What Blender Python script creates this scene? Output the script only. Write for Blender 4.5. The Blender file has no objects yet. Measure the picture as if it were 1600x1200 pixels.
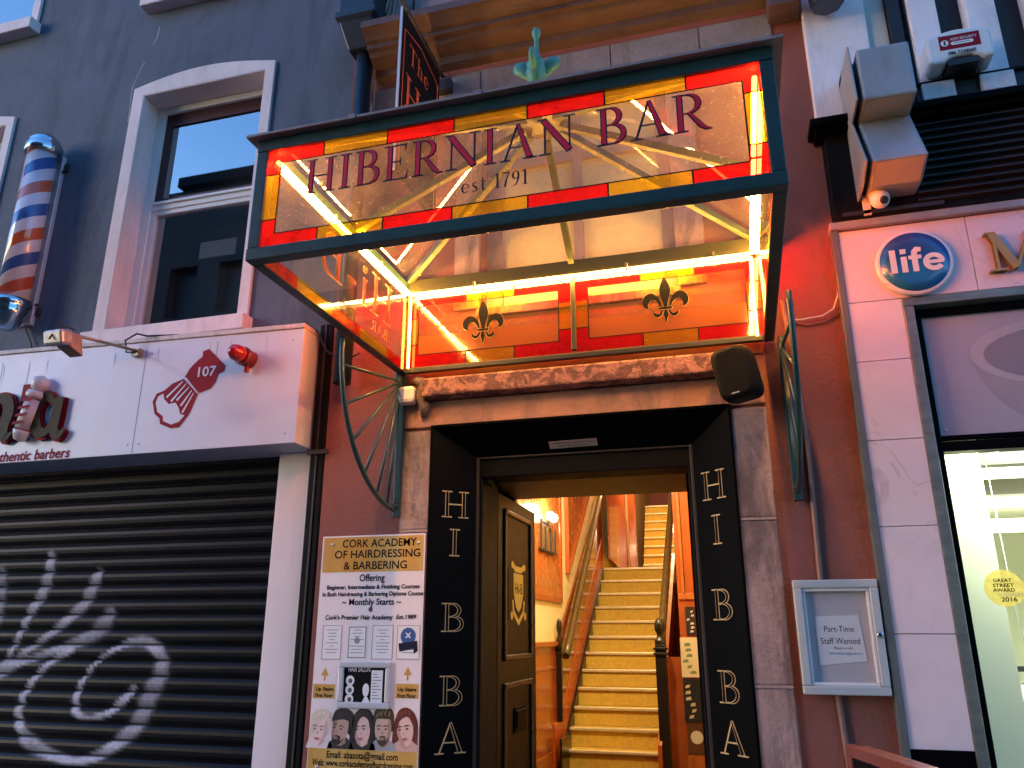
import bpy, bmesh, math, random
from mathutils import Vector, Matrix
random.seed(7)
R = math.radians
S = bpy.context.scene
COL = S.collection

# ------------------------------------------------------------------ camera
CP = Vector((.8045, -3.9032, 1.65)); FPX = 1222.7357
YAW, PIT, ROL = -.2791, .3082, .0008
cf = Vector((math.sin(YAW)*math.cos(PIT), math.cos(YAW)*math.cos(PIT), math.sin(PIT)))
_r = Vector((math.cos(YAW), -math.sin(YAW), 0)); _u = _r.cross(cf)
cr = _r*math.cos(ROL)+_u*math.sin(ROL); cu = -_r*math.sin(ROL)+_u*math.cos(ROL)
cam = bpy.data.cameras.new('camera'); camo = bpy.data.objects.new('camera', cam); COL.objects.link(camo)
cam.sensor_width = 36; cam.lens = FPX/1600*36; cam.clip_start = .05; cam.clip_end = 2000
m = Matrix((cr, cu, -cf)).transposed().to_4x4(); m.translation = CP; camo.matrix_world = m
S.camera = camo
# ------------------------------------------------------------------ dusk sky, one raking street-level sun, exposure
SUN_EL, SUN_AZ = 19, 235          # azimuth clockwise from +y: the light comes from the left, in front of the facades
w = bpy.data.worlds.new('World'); S.world = w; w.use_nodes = True
nt = w.node_tree; bg = nt.nodes['Background']
sky = nt.nodes.new('ShaderNodeTexSky'); sky.sky_type = 'NISHITA'; sky.sun_disc = False
sky.sun_elevation = R(5); sky.sun_rotation = R(SUN_AZ); sky.ozone_density = 4.5; sky.dust_density = .6
nt.links.new(sky.outputs[0], bg.inputs[0]); bg.inputs[1].default_value = .15
sl = bpy.data.lights.new('sun', 'SUN'); sl.energy = .056; sl.angle = R(7); sl.color = (1, .63, .66)
so = bpy.data.objects.new('sun', sl); COL.objects.link(so)
dirv = Vector((-math.sin(R(SUN_AZ))*math.cos(R(SUN_EL)), -math.cos(R(SUN_AZ))*math.cos(R(SUN_EL)), -math.sin(R(SUN_EL))))
so.rotation_euler = dirv.to_track_quat('-Z', 'Y').to_euler()
S.view_settings.view_transform = 'Standard'; S.view_settings.look = 'None'
S.view_settings.exposure = 3.0; S.view_settings.gamma = 1.0
S.cycles.max_bounces = 10; S.cycles.transparent_max_bounces = 24; S.cycles.caustics_reflective = False; S.cycles.caustics_refractive = False
S.cycles.sample_clamp_indirect = 6

# ------------------------------------------------------------------ helpers
def px(u, v, y=None, x=None, z=None):
    """point of the place seen along a photo pixel, on a plane of known depth"""
    d = cf+cr*((u-800)/FPX)-cu*((v-600)/FPX)
    if y is not None: t = (y-CP.y)/d.y
    elif x is not None: t = (x-CP.x)/d.x
    else: t = (z-CP.z)/d.z
    return CP+d*t
class Fr:
    def __init__(s, o, U=(1, 0, 0), V=(0, 0, 1)):
        s.o = Vector(o); s.U = Vector(U).normalized(); s.V = Vector(V).normalized(); s.N = s.U.cross(s.V)
    def p(s, a, b, c=0): return s.o+s.U*a+s.V*b+s.N*c
def facade(y): return Fr((0, y, 0))
_fonts = {}
class MB:
    def __init__(s): s.bm = bmesh.new(); s.mi = 0; s.k = 0
    def face(s, pts):
        vs = [s.bm.verts.new(p) for p in pts]
        try: f = s.bm.faces.new(vs); f.material_index = s.mi; return f
        except ValueError: pass
    def box(s, x0, y0, z0, x1, y1, z1):
        a = [(x0, y0, z0), (x1, y0, z0), (x1, y1, z0), (x0, y1, z0), (x0, y0, z1), (x1, y0, z1), (x1, y1, z1), (x0, y1, z1)]
        v = [s.bm.verts.new(p) for p in a]
        for q in ((3, 2, 1, 0), (4, 5, 6, 7), (0, 1, 5, 4), (1, 2, 6, 5), (2, 3, 7, 6), (3, 0, 4, 7)):
            s.bm.faces.new([v[i] for i in q]).material_index = s.mi
        return s
    def bar(s, a, b, wd, ht, up=(0, 0, 1)):
        a, b = Vector(a), Vector(b); d = (b-a).normalized(); n = d.cross(Vector(up))
        if n.length < 1e-4: n = d.cross(Vector((1, 0, 0)))
        n.normalize(); t = n.cross(d)
        v = [s.bm.verts.new(p+n*(i*wd/2)+t*(j*ht/2)) for p in (a, b) for i, j in ((-1, -1), (1, -1), (1, 1), (-1, 1))]
        for q in ((3, 2, 1, 0), (4, 5, 6, 7), (0, 1, 5, 4), (1, 2, 6, 5), (2, 3, 7, 6), (3, 0, 4, 7)):
            s.bm.faces.new([v[i] for i in q]).material_index = s.mi
        return s
    def tube(s, pts, r, n=8, cap=True):
        pts = [Vector(p) for p in pts]; rr = r if isinstance(r, (list, tuple)) else [r]*len(pts)
        rings = []; ref = None
        for i, p in enumerate(pts):
            d = (pts[min(i+1, len(pts)-1)]-pts[max(i-1, 0)]).normalized()
            if ref is None: ref = d.orthogonal().normalized()
            ref = (ref-d*ref.dot(d))
            if ref.length < 1e-5: ref = d.orthogonal()
            ref.normalize(); b = d.cross(ref)
            rings.append([s.bm.verts.new(p+(ref*math.cos(2*math.pi*k/n)+b*math.sin(2*math.pi*k/n))*rr[i]) for k in range(n)])
        for a, b in zip(rings, rings[1:]):
            for k in range(n):
                f = s.bm.faces.new((a[k], a[(k+1) % n], b[(k+1) % n], b[k])); f.material_index = s.mi; f.smooth = True
        if cap:
            s.bm.faces.new(rings[0][::-1]).material_index = s.mi; s.bm.faces.new(rings[-1]).material_index = s.mi
        return s
    def lathe(s, prof, o, axis=(0, 0, 1), n=24):
        """prof: (radius, height along axis)"""
        ax = Vector(axis).normalized(); o = Vector(o); a = ax.orthogonal().normalized(); b = ax.cross(a); rings = []
        for r, h in prof:
            r = max(r, 1e-4)
            rings.append([s.bm.verts.new(o+ax*h+(a*math.cos(2*math.pi*k/n)+b*math.sin(2*math.pi*k/n))*r) for k in range(n)])
        for p, q in zip(rings, rings[1:]):
            for k in range(n):
                f = s.bm.faces.new((p[k], p[(k+1) % n], q[(k+1) % n], q[k])); f.material_index = s.mi; f.smooth = True
        s.bm.faces.new(rings[0][::-1]).material_index = s.mi; s.bm.faces.new(rings[-1]).material_index = s.mi
        return s
    def poly(s, fr, pts, c=0.): return s.face([fr.p(a, b, c) for a, b in pts])
    def rect(s, fr, a0, b0, a1, b1, c=0.): return s.poly(fr, [(a0, b0), (a1, b0), (a1, b1), (a0, b1)], c)
    def prism(s, fr, pts, c0, c1):
        lo = [s.bm.verts.new(fr.p(a, b, c0)) for a, b in pts]; hi = [s.bm.verts.new(fr.p(a, b, c1)) for a, b in pts]; n = len(pts)
        s.bm.faces.new(lo[::-1]).material_index = s.mi; s.bm.faces.new(hi).material_index = s.mi
        for k in range(n): s.bm.faces.new((lo[k], lo[(k+1) % n], hi[(k+1) % n], hi[k])).material_index = s.mi
        return s
    def disc(s, fr, a, b, r, c=0., n=32, ry=None):
        return s.poly(fr, [(a+r*math.cos(2*math.pi*k/n), b+(ry or r)*math.sin(2*math.pi*k/n)) for k in range(n)], c)
    def ribbon(s, fr, pts, wd, c=0.):
        """flat stroke; each stroke sits a hair above the one before so no two faces share a plane"""
        s.k += 1; c = c+.00012*(s.k % 12); n = len(pts); ws = wd if isinstance(wd, (list, tuple)) else [wd]*n
        P = [Vector((a, b)) for a, b in pts]; L = []; Rr = []
        for i in range(n):
            d = (P[min(i+1, n-1)]-P[max(i-1, 0)]).normalized(); nn = Vector((-d.y, d.x))
            if 0 < i < n-1:
                d1 = (P[i]-P[i-1]).normalized(); k = max(.5, abs(Vector((-d1.y, d1.x)).dot(nn)))
            else: k = 1
            L.append(P[i]+nn*ws[i]/2/k); Rr.append(P[i]-nn*ws[i]/2/k)
        lv = [s.bm.verts.new(fr.p(p.x, p.y, c)) for p in L]; rv = [s.bm.verts.new(fr.p(p.x, p.y, c)) for p in Rr]
        for i in range(n-1): s.bm.faces.new((lv[i], rv[i], rv[i+1], lv[i+1])).material_index = s.mi
        return s
    def text(s, fr, body, size, a, b, c=0., align='CENTER', bold=0., shear=0., sx=1., ext=0., width=None):
        cu_ = bpy.data.curves.new('t', 'FONT'); cu_.body = body; cu_.size = size; cu_.align_x = align; cu_.offset = bold
        cu_.shear = shear; cu_.extrude = ext; cu_.resolution_u = 3
        o = bpy.data.objects.new('t', cu_); COL.objects.link(o)
        me = bpy.data.meshes.new_from_object(o.evaluated_get(bpy.context.evaluated_depsgraph_get()))
        bpy.data.objects.remove(o); bpy.data.curves.remove(cu_)
        if width and me.vertices:
            xs = [v.co.x for v in me.vertices]; sx = width/(max(xs)-min(xs))
        vs = [s.bm.verts.new(fr.p(a+v.co.x*sx, b+v.co.y, c+ext+v.co.z)) for v in me.vertices]
        for p in me.polygons:
            try: s.bm.faces.new([vs[i] for i in p.vertices]).material_index = s.mi
            except ValueError: pass
        bpy.data.meshes.remove(me); return s
    def wall(s, x0, x1, z0, z1, y0, y1, holes):
        """upright wall slab with rectangular openings (x0,z0,x1,z1): front, back, reveals"""
        xs = sorted({x0, x1} | {h[i] for h in holes for i in (0, 2) if x0 < h[i] < x1}); zs = sorted({z0, z1} | {h[i] for h in holes for i in (1, 3) if z0 < h[i] < z1})
        solid = lambda i, j: 0 <= i < len(xs)-1 and 0 <= j < len(zs)-1 and not any(h[0] <= (xs[i]+xs[i+1])/2 <= h[2] and h[1] <= (zs[j]+zs[j+1])/2 <= h[3] for h in holes)
        for i in range(len(xs)-1):
            for j in range(len(zs)-1):
                if not solid(i, j): continue
                a, b, c, d = xs[i], xs[i+1], zs[j], zs[j+1]
                s.face([(a, y0, c), (b, y0, c), (b, y0, d), (a, y0, d)]); s.face([(b, y1, c), (a, y1, c), (a, y1, d), (b, y1, d)])
                if not solid(i-1, j): s.face([(a, y1, c), (a, y0, c), (a, y0, d), (a, y1, d)])
                if not solid(i+1, j): s.face([(b, y0, c), (b, y1, c), (b, y1, d), (b, y0, d)])
                if not solid(i, j-1): s.face([(a, y1, c), (b, y1, c), (b, y0, c), (a, y0, c)])
                if not solid(i, j+1): s.face([(a, y0, d), (b, y0, d), (b, y1, d), (a, y1, d)])
        bmesh.ops.remove_doubles(s.bm, verts=s.bm.verts[:], dist=1e-5); return s
    def build(s, name, mats, parent=None, bevel=0., label=None, smooth=False, kind=None):
        me = bpy.data.meshes.new(name); bmesh.ops.recalc_face_normals(s.bm, faces=s.bm.faces[:]) if bevel or smooth else None
        s.bm.to_mesh(me); s.bm.free()
        for mm in (mats if isinstance(mats, (list, tuple)) else [mats]): me.materials.append(mm)
        o = bpy.data.objects.new(name, me); COL.objects.link(o)
        if parent is not None:
            o.parent = parent; root = parent
            while root.parent: root = root.parent
            o.matrix_parent_inverse = parent_world(parent).inverted()
        if bevel:
            b = o.modifiers.new('bevel', 'BEVEL'); b.width = bevel; b.segments = 2; b.limit_method = 'ANGLE'; b.angle_limit = R(40)
        if smooth:
            for p in me.polygons: p.use_smooth = True
        if label: o['label'] = label
        if kind: o['kind'] = kind
        return o
def build_split(mb, name, mats, parent, bevel=0.):
    """one object per separate piece: pieces whose boxes touch stay together"""
    bm = mb.bm; bm.verts.index_update(); seen = {}; isl = []
    for v in bm.verts:
        if v in seen: continue
        st_ = [v]; seen[v] = len(isl); cur = []
        while st_:
            q_ = st_.pop(); cur.append(q_)
            for e in q_.link_edges:
                o_ = e.other_vert(q_)
                if o_ not in seen: seen[o_] = len(isl); st_.append(o_)
        isl.append(cur)
    bx = [[min(v.co[i] for v in c) for i in range(3)]+[max(v.co[i] for v in c) for i in range(3)] for c in isl]; gid = list(range(len(isl)))
    for i in range(len(isl)):
        for j in range(i):
            if all(bx[i][k] <= bx[j][k+3]+.003 and bx[j][k] <= bx[i][k+3]+.003 for k in range(3)):
                a_, b_ = gid[i], gid[j]; gid = [b_ if g == a_ else g for g in gid]
    outs = []
    for g in sorted(set(gid)):
        m2 = MB(); keep = {v for c, k in zip(isl, gid) if k == g for v in c}; mp_ = {v: m2.bm.verts.new(v.co) for v in keep}
        for f in bm.faces:
            if f.verts[0] in keep: nf = m2.bm.faces.new([mp_[v] for v in f.verts]); nf.material_index = f.material_index; nf.smooth = f.smooth
        outs.append(m2.build(name, mats, parent, bevel=bevel))
    bm.free(); return outs
def smooth_pts(pts, ws, n=6):
    """rounded stroke through the given points"""
    ws = list(ws) if isinstance(ws, (list, tuple)) else [ws]*len(pts); P = [pts[0]]+list(pts)+[pts[-1]]; W2_ = [ws[0]]+ws+[ws[-1]]; op, ow = [], []
    cr_ = lambda a, b, c, d, t: .5*((2*b)+(-a+c)*t+(2*a-5*b+4*c-d)*t*t+(-a+3*b-3*c+d)*t**3)
    for i in range(1, len(P)-2):
        for k in range(n):
            t = k/n; op.append(tuple(cr_(P[i-1][j], P[i][j], P[i+1][j], P[i+2][j], t) for j in (0, 1))); ow.append(max(.002, cr_(W2_[i-1], W2_[i], W2_[i+1], W2_[i+2], t)))
    return op+[pts[-1]], ow+[ws[-1]]
def parent_world(o):
    mm = Matrix.Translation(o.location) if o.type == 'EMPTY' else Matrix.Identity(4)
    return mm
def thing(name, label, cat, loc=(0, 0, 0), group=None):
    o = bpy.data.objects.new(name, None); COL.objects.link(o); o.location = loc; o.empty_display_size = .1
    o['label'] = label; o['category'] = cat
    if group: o['group'] = group
    return o
def tag(o, label, cat, group=None):
    o['label'] = label; o['category'] = cat
    if group: o['group'] = group
    return o
def structure(o): o['kind'] = 'structure'; return o
def copy_thing(root, loc, label):
    r = root.copy(); COL.objects.link(r); r.location = loc; r['label'] = label
    for ch in list(root.children):
        c = ch.copy(); COL.objects.link(c); c.parent = r; c.matrix_parent_inverse = ch.matrix_parent_inverse.copy()
        for g in ch.children:
            d = g.copy(); COL.objects.link(d); d.parent = c; d.matrix_parent_inverse = g.matrix_parent_inverse.copy()
    return r

# ------------------------------------------------------------------ materials
def node_mat(name):
    mm = bpy.data.materials.new(name); mm.use_nodes = True; t = mm.node_tree; return mm, t, t.nodes['Principled BSDF']
def noise(t, scale, detail=6, rough=.6, stretch=None, dist=0):
    tc = t.nodes.new('ShaderNodeTexCoord'); n = t.nodes.new('ShaderNodeTexNoise')
    n.inputs['Scale'].default_value = scale; n.inputs['Detail'].default_value = detail; n.inputs['Roughness'].default_value = rough; n.inputs['Distortion'].default_value = dist
    if stretch:
        mp = t.nodes.new('ShaderNodeMapping'); mp.inputs['Scale'].default_value = stretch
        t.links.new(tc.outputs['Object'], mp.inputs[0]); t.links.new(mp.outputs[0], n.inputs['Vector'])
    else: t.links.new(tc.outputs['Object'], n.inputs['Vector'])
    return n
def ramp(t, src, stops):
    r = t.nodes.new('ShaderNodeValToRGB'); e = r.color_ramp.elements
    while len(e) < len(stops): e.new(.5)
    for el, (p, c) in zip(e, stops): el.position = p; el.color = (*c, 1) if len(c) == 3 else c
    t.links.new(src, r.inputs[0]); return r
def mixc(t, f, a, b, mode='MIX'):
    n = t.nodes.new('ShaderNodeMix'); n.data_type = 'RGBA'; n.blend_type = mode
    for k, v in ((0, f), (6, a), (7, b)):
        if isinstance(v, (int, float)): n.inputs[k].default_value = v
        elif isinstance(v, tuple): n.inputs[k].default_value = (*v, 1)
        else: t.links.new(v, n.inputs[k])
    return n.outputs[2]
def sc(c, k): return tuple(min(1, x*k) for x in c)
def M(name, base, rough=.6, metal=0., var=.12, scale=5., bump=0., bscale=40., spec=.5, stain=None, stain_amt=.5, stretch=None, coat=0., grime=0., stain_scale=1.6, stain_edge=.18):
    mm, t, b = node_mat(name)
    n = noise(t, scale, 8, .65, stretch); r = ramp(t, n.outputs[0], [(.25, sc(base, 1-var)), (.75, sc(base, 1+var))]); out = r.outputs[0]
    if stain:
        n2 = noise(t, stain_scale, 8, .7, (2.2, 2.2, .55) if stain_scale < 5 else None, .6); r2 = ramp(t, n2.outputs[0], [(.48, (0, 0, 0)), (.48+stain_edge, (stain_amt,)*3)])
        out = mixc(t, r2.outputs[0], out, stain)
    if grime:
        n3 = noise(t, 60, 4, .6); r3 = ramp(t, n3.outputs[0], [(.60, (0, 0, 0)), (.72, (grime,)*3)])
        out = mixc(t, r3.outputs[0], out, sc(base, .3))
    t.links.new(out, b.inputs['Base Color'])
    b.inputs['Roughness'].default_value = rough; b.inputs['Metallic'].default_value = metal; b.inputs['Specular IOR Level'].default_value = spec; b.inputs['Coat Weight'].default_value = coat
    rn = noise(t, scale*3, 5); mr = t.nodes.new('ShaderNodeMapRange'); mr.inputs[3].default_value = max(.03, rough-.12); mr.inputs[4].default_value = min(1, rough+.12)
    t.links.new(rn.outputs[0], mr.inputs[0]); t.links.new(mr.outputs[0], b.inputs['Roughness'])
    if bump:
        bn = noise(t, bscale, 8, .6); bp = t.nodes.new('ShaderNodeBump'); bp.inputs['Strength'].default_value = bump; bp.inputs['Distance'].default_value = .02
        t.links.new(bn.outputs[0], bp.inputs['Height']); t.links.new(bp.outputs[0], b.inputs['Normal'])
    return mm
def flat(name, base, rough=.55): return M(name, base, rough, var=.05, scale=8)
def emit(name, color, strength):
    mm, t, b = node_mat(name); b.inputs['Base Color'].default_value = (*sc(color, .8), 1)
    b.inputs['Emission Color'].default_value = (*color, 1); b.inputs['Emission Strength'].default_value = strength; return mm
def glass(name, tint=(1, 1, 1), refl=.06, transl=0., tl_color=None, rough=.02, dirt=0., edge=.8):
    """thin pane: see-through tint + mirror by angle + light scattered in the colour or dirt of the sheet"""
    mm = bpy.data.materials.new(name); mm.use_nodes = True; t = mm.node_tree; t.nodes.clear()
    o = t.nodes.new('ShaderNodeOutputMaterial'); tr = t.nodes.new('ShaderNodeBsdfTransparent'); tr.inputs[0].default_value = (*tint, 1)
    base = tr.outputs[0]
    if transl:
        tl = t.nodes.new('ShaderNodeBsdfTranslucent'); tl.inputs[0].default_value = (*(tl_color or tint), 1)
        df = t.nodes.new('ShaderNodeBsdfDiffuse'); df.inputs[0].default_value = (*(tl_color or tint), 1)
        half = t.nodes.new('ShaderNodeMixShader'); half.inputs[0].default_value = .4; t.links.new(tl.outputs[0], half.inputs[1]); t.links.new(df.outputs[0], half.inputs[2])
        mx = t.nodes.new('ShaderNodeMixShader'); mx.inputs[0].default_value = transl
        if dirt:
            n = noise(t, 9, 8, .7); n2 = noise(t, 110, 3, .5)
            a = ramp(t, n.outputs[0], [(.3, (transl*.5,)*3), (.75, (transl+dirt*.4,)*3)])
            d = ramp(t, n2.outputs[0], [(.66, (0, 0, 0)), (.70, (dirt,)*3)])
            t.links.new(mixc(t, 1., a.outputs[0], d.outputs[0], 'ADD'), mx.inputs[0])
        t.links.new(base, mx.inputs[1]); t.links.new(half.outputs[0], mx.inputs[2]); base = mx.outputs[0]
    gl = t.nodes.new('ShaderNodeBsdfGlossy'); gl.inputs['Roughness'].default_value = rough
    lw = t.nodes.new('ShaderNodeLayerWeight'); lw.inputs[0].default_value = .5
    pw = t.nodes.new('ShaderNodeMath'); pw.operation = 'POWER'; t.links.new(lw.outputs['Facing'], pw.inputs[0]); pw.inputs[1].default_value = 4
    mr = t.nodes.new('ShaderNodeMapRange'); mr.inputs[3].default_value = refl; mr.inputs[4].default_value = edge; t.links.new(pw.outputs[0], mr.inputs[0])
    ms = t.nodes.new('ShaderNodeMixShader'); t.links.new(mr.outputs[0], ms.inputs[0]); t.links.new(base, ms.inputs[1]); t.links.new(gl.outputs[0], ms.inputs[2])
    t.links.new(ms.outputs[0], o.inputs[0]); return mm

# ------------------------------------------------------------------ serif strokes for the pub lettering (unit height)
def _arc(cx, cy, rx, ry, a0, a1, n=12): return [(cx+rx*math.cos(R(a0+(a1-a0)*k/n)), cy+ry*math.sin(R(a0+(a1-a0)*k/n))) for k in range(n+1)]
def _bowl(x, y0, y1, r, tk=.15):
    h = (y1-y0)/2; c = (y0+y1)/2; xs = x+r-h*1.0
    pts = [(x, y1-.025)]+_arc(xs, c, h*1.0-.03, h-.025, 90, -90, 12)+[(x, y0+.025)]
    return pts, [.05, .05]+[.05+(tk-.05)*math.sin(math.pi*k/12)**1.0 for k in range(1, 12)]+[.05, .05]
TK = .15
def _stem(x, s=.15): return [([(x, .0), (x, 1.0)], TK), ([(x-s, .02), (x+s, .02)], .045), ([(x-s, .98), (x+s, .98)], .045)]
GL = {
 'H': (.86, _stem(.18)+_stem(.68)+[([(.18, .5), (.68, .5)], .05)]),
 'I': (.36, _stem(.18)),
 'B': (.70, _stem(.18)[:1]+[([(.02, .02), (.2, .02)], .045), ([(.02, .98), (.2, .98)], .045), _bowl(.18, .5, 1., .38), _bowl(.18, 0, .55, .46)]),
 'R': (.80, _stem(.18)+[_bowl(.18, .46, 1., .42), ([(.36, .49), (.6, .12), (.70, .03), (.82, .01)], [.10, .14, .10, .03])]),
 'E': (.66, _stem(.18)[:1]+[([(.02, .02), (.62, .02)], .045), ([(.02, .98), (.58, .98)], .045), ([(.18, .52), (.46, .52)], .045), ([(.61, .0), (.63, .24)], [.06, .02]), ([(.57, 1.), (.57, .79)], [.06, .02]), ([(.45, .62), (.45, .42)], .035)]),
 'N': (.86, [([(.16, 0), (.16, .97)], .05), ([(.72, .03), (.72, 1)], .05), ([(.12, .97), (.72, .04)], TK+.02), ([(.02, .02), (.30, .02)], .045), ([(.58, .98), (.86, .98)], .045), ([(.0, .98), (.2, .98)], .045)]),
 'A': (.84, [([(.12, .02), (.42, 1.)], .055), ([(.42, 1.), (.70, .02)], [.10, TK+.02]), ([(.24, .36), (.58, .36)], .045), ([(.0, .02), (.25, .02)], .045), ([(.54, .02), (.86, .02)], .045)]),
 'T': (.74, _stem(.37)[:2]+[([(.03, .975), (.71, .975)], .05), ([(.04, 1.), (.04, .76)], [.06, .02]), ([(.70, 1.), (.70, .76)], [.06, .02])]),
 'M': (1.05, [([(.16, 0), (.16, .97)], .06), ([(.86, .03), (.86, 1)], TK+.02), ([(.13, .97), (.50, .04)], TK+.03), ([(.50, .04), (.86, .98)], .06), ([(.0, .02), (.32, .02)], .05), ([(.70, .02), (1.04, .02)], .05), ([(.0, .98), (.2, .98)], .05), ([(.8, .98), (1.04, .98)], .05)]),
 'i': (.34, [([(.17, 0), (.17, .66)], TK-.02), ([(.03, .02), (.31, .02)], .045), ([(.05, .64), (.2, .64)], .045), (_arc(.17, .86, .05, .05, 0, 350), .08)]),
 '-': (.40, [([(.05, .34), (.33, .34)], .09)]),
 'e': (.56, [([(.1, .34), (.46, .34)], .05), (_arc(.28, .32, .2, .3, 5, 320, 16), [.06]+[.05+.08*abs(math.cos(R(5+315*k/16)))*(1 if 90 < 5+315*k/16 < 290 else .4) for k in range(1, 17)])]),
 's': (.48, [([(.38, .58), (.28, .63), (.14, .58), (.13, .45), (.24, .35), (.36, .25), (.37, .10), (.24, .02), (.08, .07)], [.06, .05, .08, .10, .12, .11, .08, .05, .06])]),
 't': (.44, [([(.2, .88), (.2, .14), (.26, .04), (.38, .06)], [.06, .12, .10, .04]), ([(.05, .62), (.38, .62)], .05)]),
 'h': (.62, [([(.15, 0), (.15, 1)], .12), ([(.15, .5), (.28, .62), (.42, .58), (.46, .44), (.46, .0)], [.05, .06, .09, .12, .12]), ([(.02, .02), (.28, .02)], .045), ([(.34, .02), (.6, .02)], .045)]),
 '1': (.42, [([(.22, 0), (.22, 1)], .13), ([(.08, .02), (.36, .02)], .045), ([(.2, .97), (.05, .84)], [.08, .04])]),
 '7': (.52, [([(.05, .95), (.48, .95)], .10), ([(.46, .93), (.3, .5), (.2, .0)], [.06, .10, .14]), ([(.06, 1.), (.06, .78)], [.05, .03])]),
 '9': (.56, [(_arc(.27, .7, .17, .26, 0, 360, 20), [.13 if abs(math.cos(R(18*k))) > .6 else .06 for k in range(21)]), ([(.44, .7), (.42, .4), (.30, .1), (.10, .0)], [.13, .12, .08, .04])]),
 ' ': (.34, []),
}
def word_width(body, gap=.05): return sum(GL[c][0]+gap for c in body)-gap
def word(mb, fr, body, a, b, h, sx=1., gap=.05, c=0., inset=0., thick_only=False):
    """stroke lettering with its lower left at (a, b)"""
    x = a
    for ch in body:
        wd, st = GL[ch]
        for pts, ws in st:
            ws = list(ws) if isinstance(ws, (list, tuple)) else [ws]*len(pts)
            if thick_only and max(ws) < .1: continue
            if inset: ws = [max(.008, k-2*inset) if k > 2*inset+.008 else .004 for k in ws]
            if inset and max(ws) < .02: continue
            P = [(x+p*h*sx, b+q*h) for p, q in pts]
            if inset and len(P) == 2:
                d = Vector(P[1])-Vector(P[0]); L = d.length; d.normalize(); k = inset*h*1.2
                P = [(P[0][0]+d.x*k, P[0][1]+d.y*k), (P[1][0]-d.x*k, P[1][1]-d.y*k)]
            mb.ribbon(fr, P, [k*h for k in ws], c)
        x += (wd+gap)*h*sx
    return x

# ------------------------------------------------------------------ palette
m_pub = M('plum terracotta render', (.255, .078, .060), .75, var=.14, scale=2.5, bump=.35, bscale=55, stain=(.20, .085, .06), stain_amt=.5, grime=.25)
m_stone = M('weathered limestone', (.34, .230, .225), .8, var=.3, scale=4, bump=.5, bscale=30, stain=(.085, .06, .066), stain_amt=.8, stretch=(3, 3, .8), grime=.3, stain_edge=.12)
m_ledge = M('flaking pink stone ledge', (.16, .060, .046), .75, var=.3, scale=7, bump=.8, bscale=34, stain=(.46, .19, .14), stain_amt=.85, grime=.5, stain_scale=11, stain_edge=.05)
m_corn = M('painted plaster cornice', (.085, .055, .062), .7, var=.25, scale=6, bump=.35, bscale=30, stain=(.055, .026, .024), stain_amt=.8, stretch=(.6, 3, 3))
m_slate = M('slate blue render', (.090, .114, .160), .78, var=.16, scale=1.7, bump=.3, bscale=45, stain=(.056, .070, .100), stain_amt=.9, grime=.15)
m_surr = M('cream painted render', (.78, .66, .66), .65, var=.08, scale=4, bump=.15, bscale=30, stain=(.35, .30, .28), stain_amt=.35, grime=.12)
m_upvc = M('white plastic frame', (.72, .70, .70), .35, var=.04, scale=5)
m_white = M('white fascia board', (.53, .59, .73), .38, var=.04, scale=2.2, stain=(.55, .52, .52), stain_amt=.35, grime=.1)
m_flash = M('grubby white flashing', (.55, .50, .48), .5, var=.25, scale=8, bump=.2, stain=(.2, .17, .15), stain_amt=.6, grime=.4)
m_black = M('black gloss paint', (.0022, .0020, .0024), .5, spec=.04, var=.3, scale=5, bump=.06, bscale=25)
m_blackm = M('black matt paint', (.005, .0045, .0055), .6, spec=.12, var=.3, scale=6, bump=.1)
m_iron = M('iron black', (.02, .02, .022), .5, var=.2, scale=9, bump=.15)
m_green = M('bottle green paint', (.020, .055, .056), .36, var=.2, scale=9, bump=.08, bscale=60, stain=(.02, .04, .035), stain_amt=.4)
m_fin = M('verdigris green paint', (.04, .21, .19), .45, var=.25, scale=14, bump=.2, bscale=50)
m_marb = M('pale marble slab', (.60, .52, .55), .22, var=.05, scale=3, stain=(.50, .44, .48), stain_amt=.5)
m_steel = M('dull bronze steel trim', (.26, .24, .20), .4, metal=.7, var=.25, scale=6, stretch=(1, 1, 4))
m_trim = M('grey metal trim', (.14, .145, .14), .45, metal=.3, var=.2, scale=6)
m_alu = M('brushed aluminium', (.56, .57, .62), .38, metal=.5, var=.05, scale=3)
m_chrome = M('chrome cap', (.62, .62, .63), .12, metal=1., var=.06, scale=6)
m_maroon = M('maroon painted sash', (.05, .008, .009), .4, var=.2, scale=8)
m_gold = M('gold leaf lettering', (.62, .42, .17), .4, metal=.35, var=.15, scale=12)
m_navy = flat('navy vinyl', (.012, .012, .035), .35)
m_redv = M('red vinyl', (.78, .018, .05), .35, var=.1, scale=9)
m_crim = M('maroon vinyl', (.24, .008, .020), .65, var=.08, scale=9, spec=.15)
m_paper = M('white paper', (.84, .80, .82), .6, var=.03, scale=6)
m_ink = M('black ink', (.008, .007, .009), .7, var=.05, spec=.08)
m_clear = glass('dusty clear glass', (.93, .89, .88), .05, .085, (.56, .43, .42), .03, dirt=.40)
m_roofgl = glass('roof glass', (.95, .93, .90), .07, .06, (.5, .4, .35), .02, dirt=.35)
m_redg = glass('red stained glass', (.95, .015, .02), .05, .42, (.95, .02, .03), .06, dirt=.12)
m_yelg = glass('amber stained glass', (.95, .66, .05), .05, .20, (.92, .58, .05), .06, dirt=.12)
m_peach = glass('peach glass with wall glow', (.95, .55, .34), .05, .45, (.70, .26, .10), .08)  # lower rear panes: orange of the neon-lit wall behind put into the glass
m_pane = glass('window pane', (.72, .76, .80), .38, 0, None, .015, edge=.9)
m_shopgl = glass('shop window glass', (.93, .96, .94), .04, 0, None, .01, edge=.6)
m_neon = emit('warm neon tube', (1., .47, .085), 46)
m_neon2 = emit('dim neon tail and post glow', (1., .46, .07), 2.4)

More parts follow.
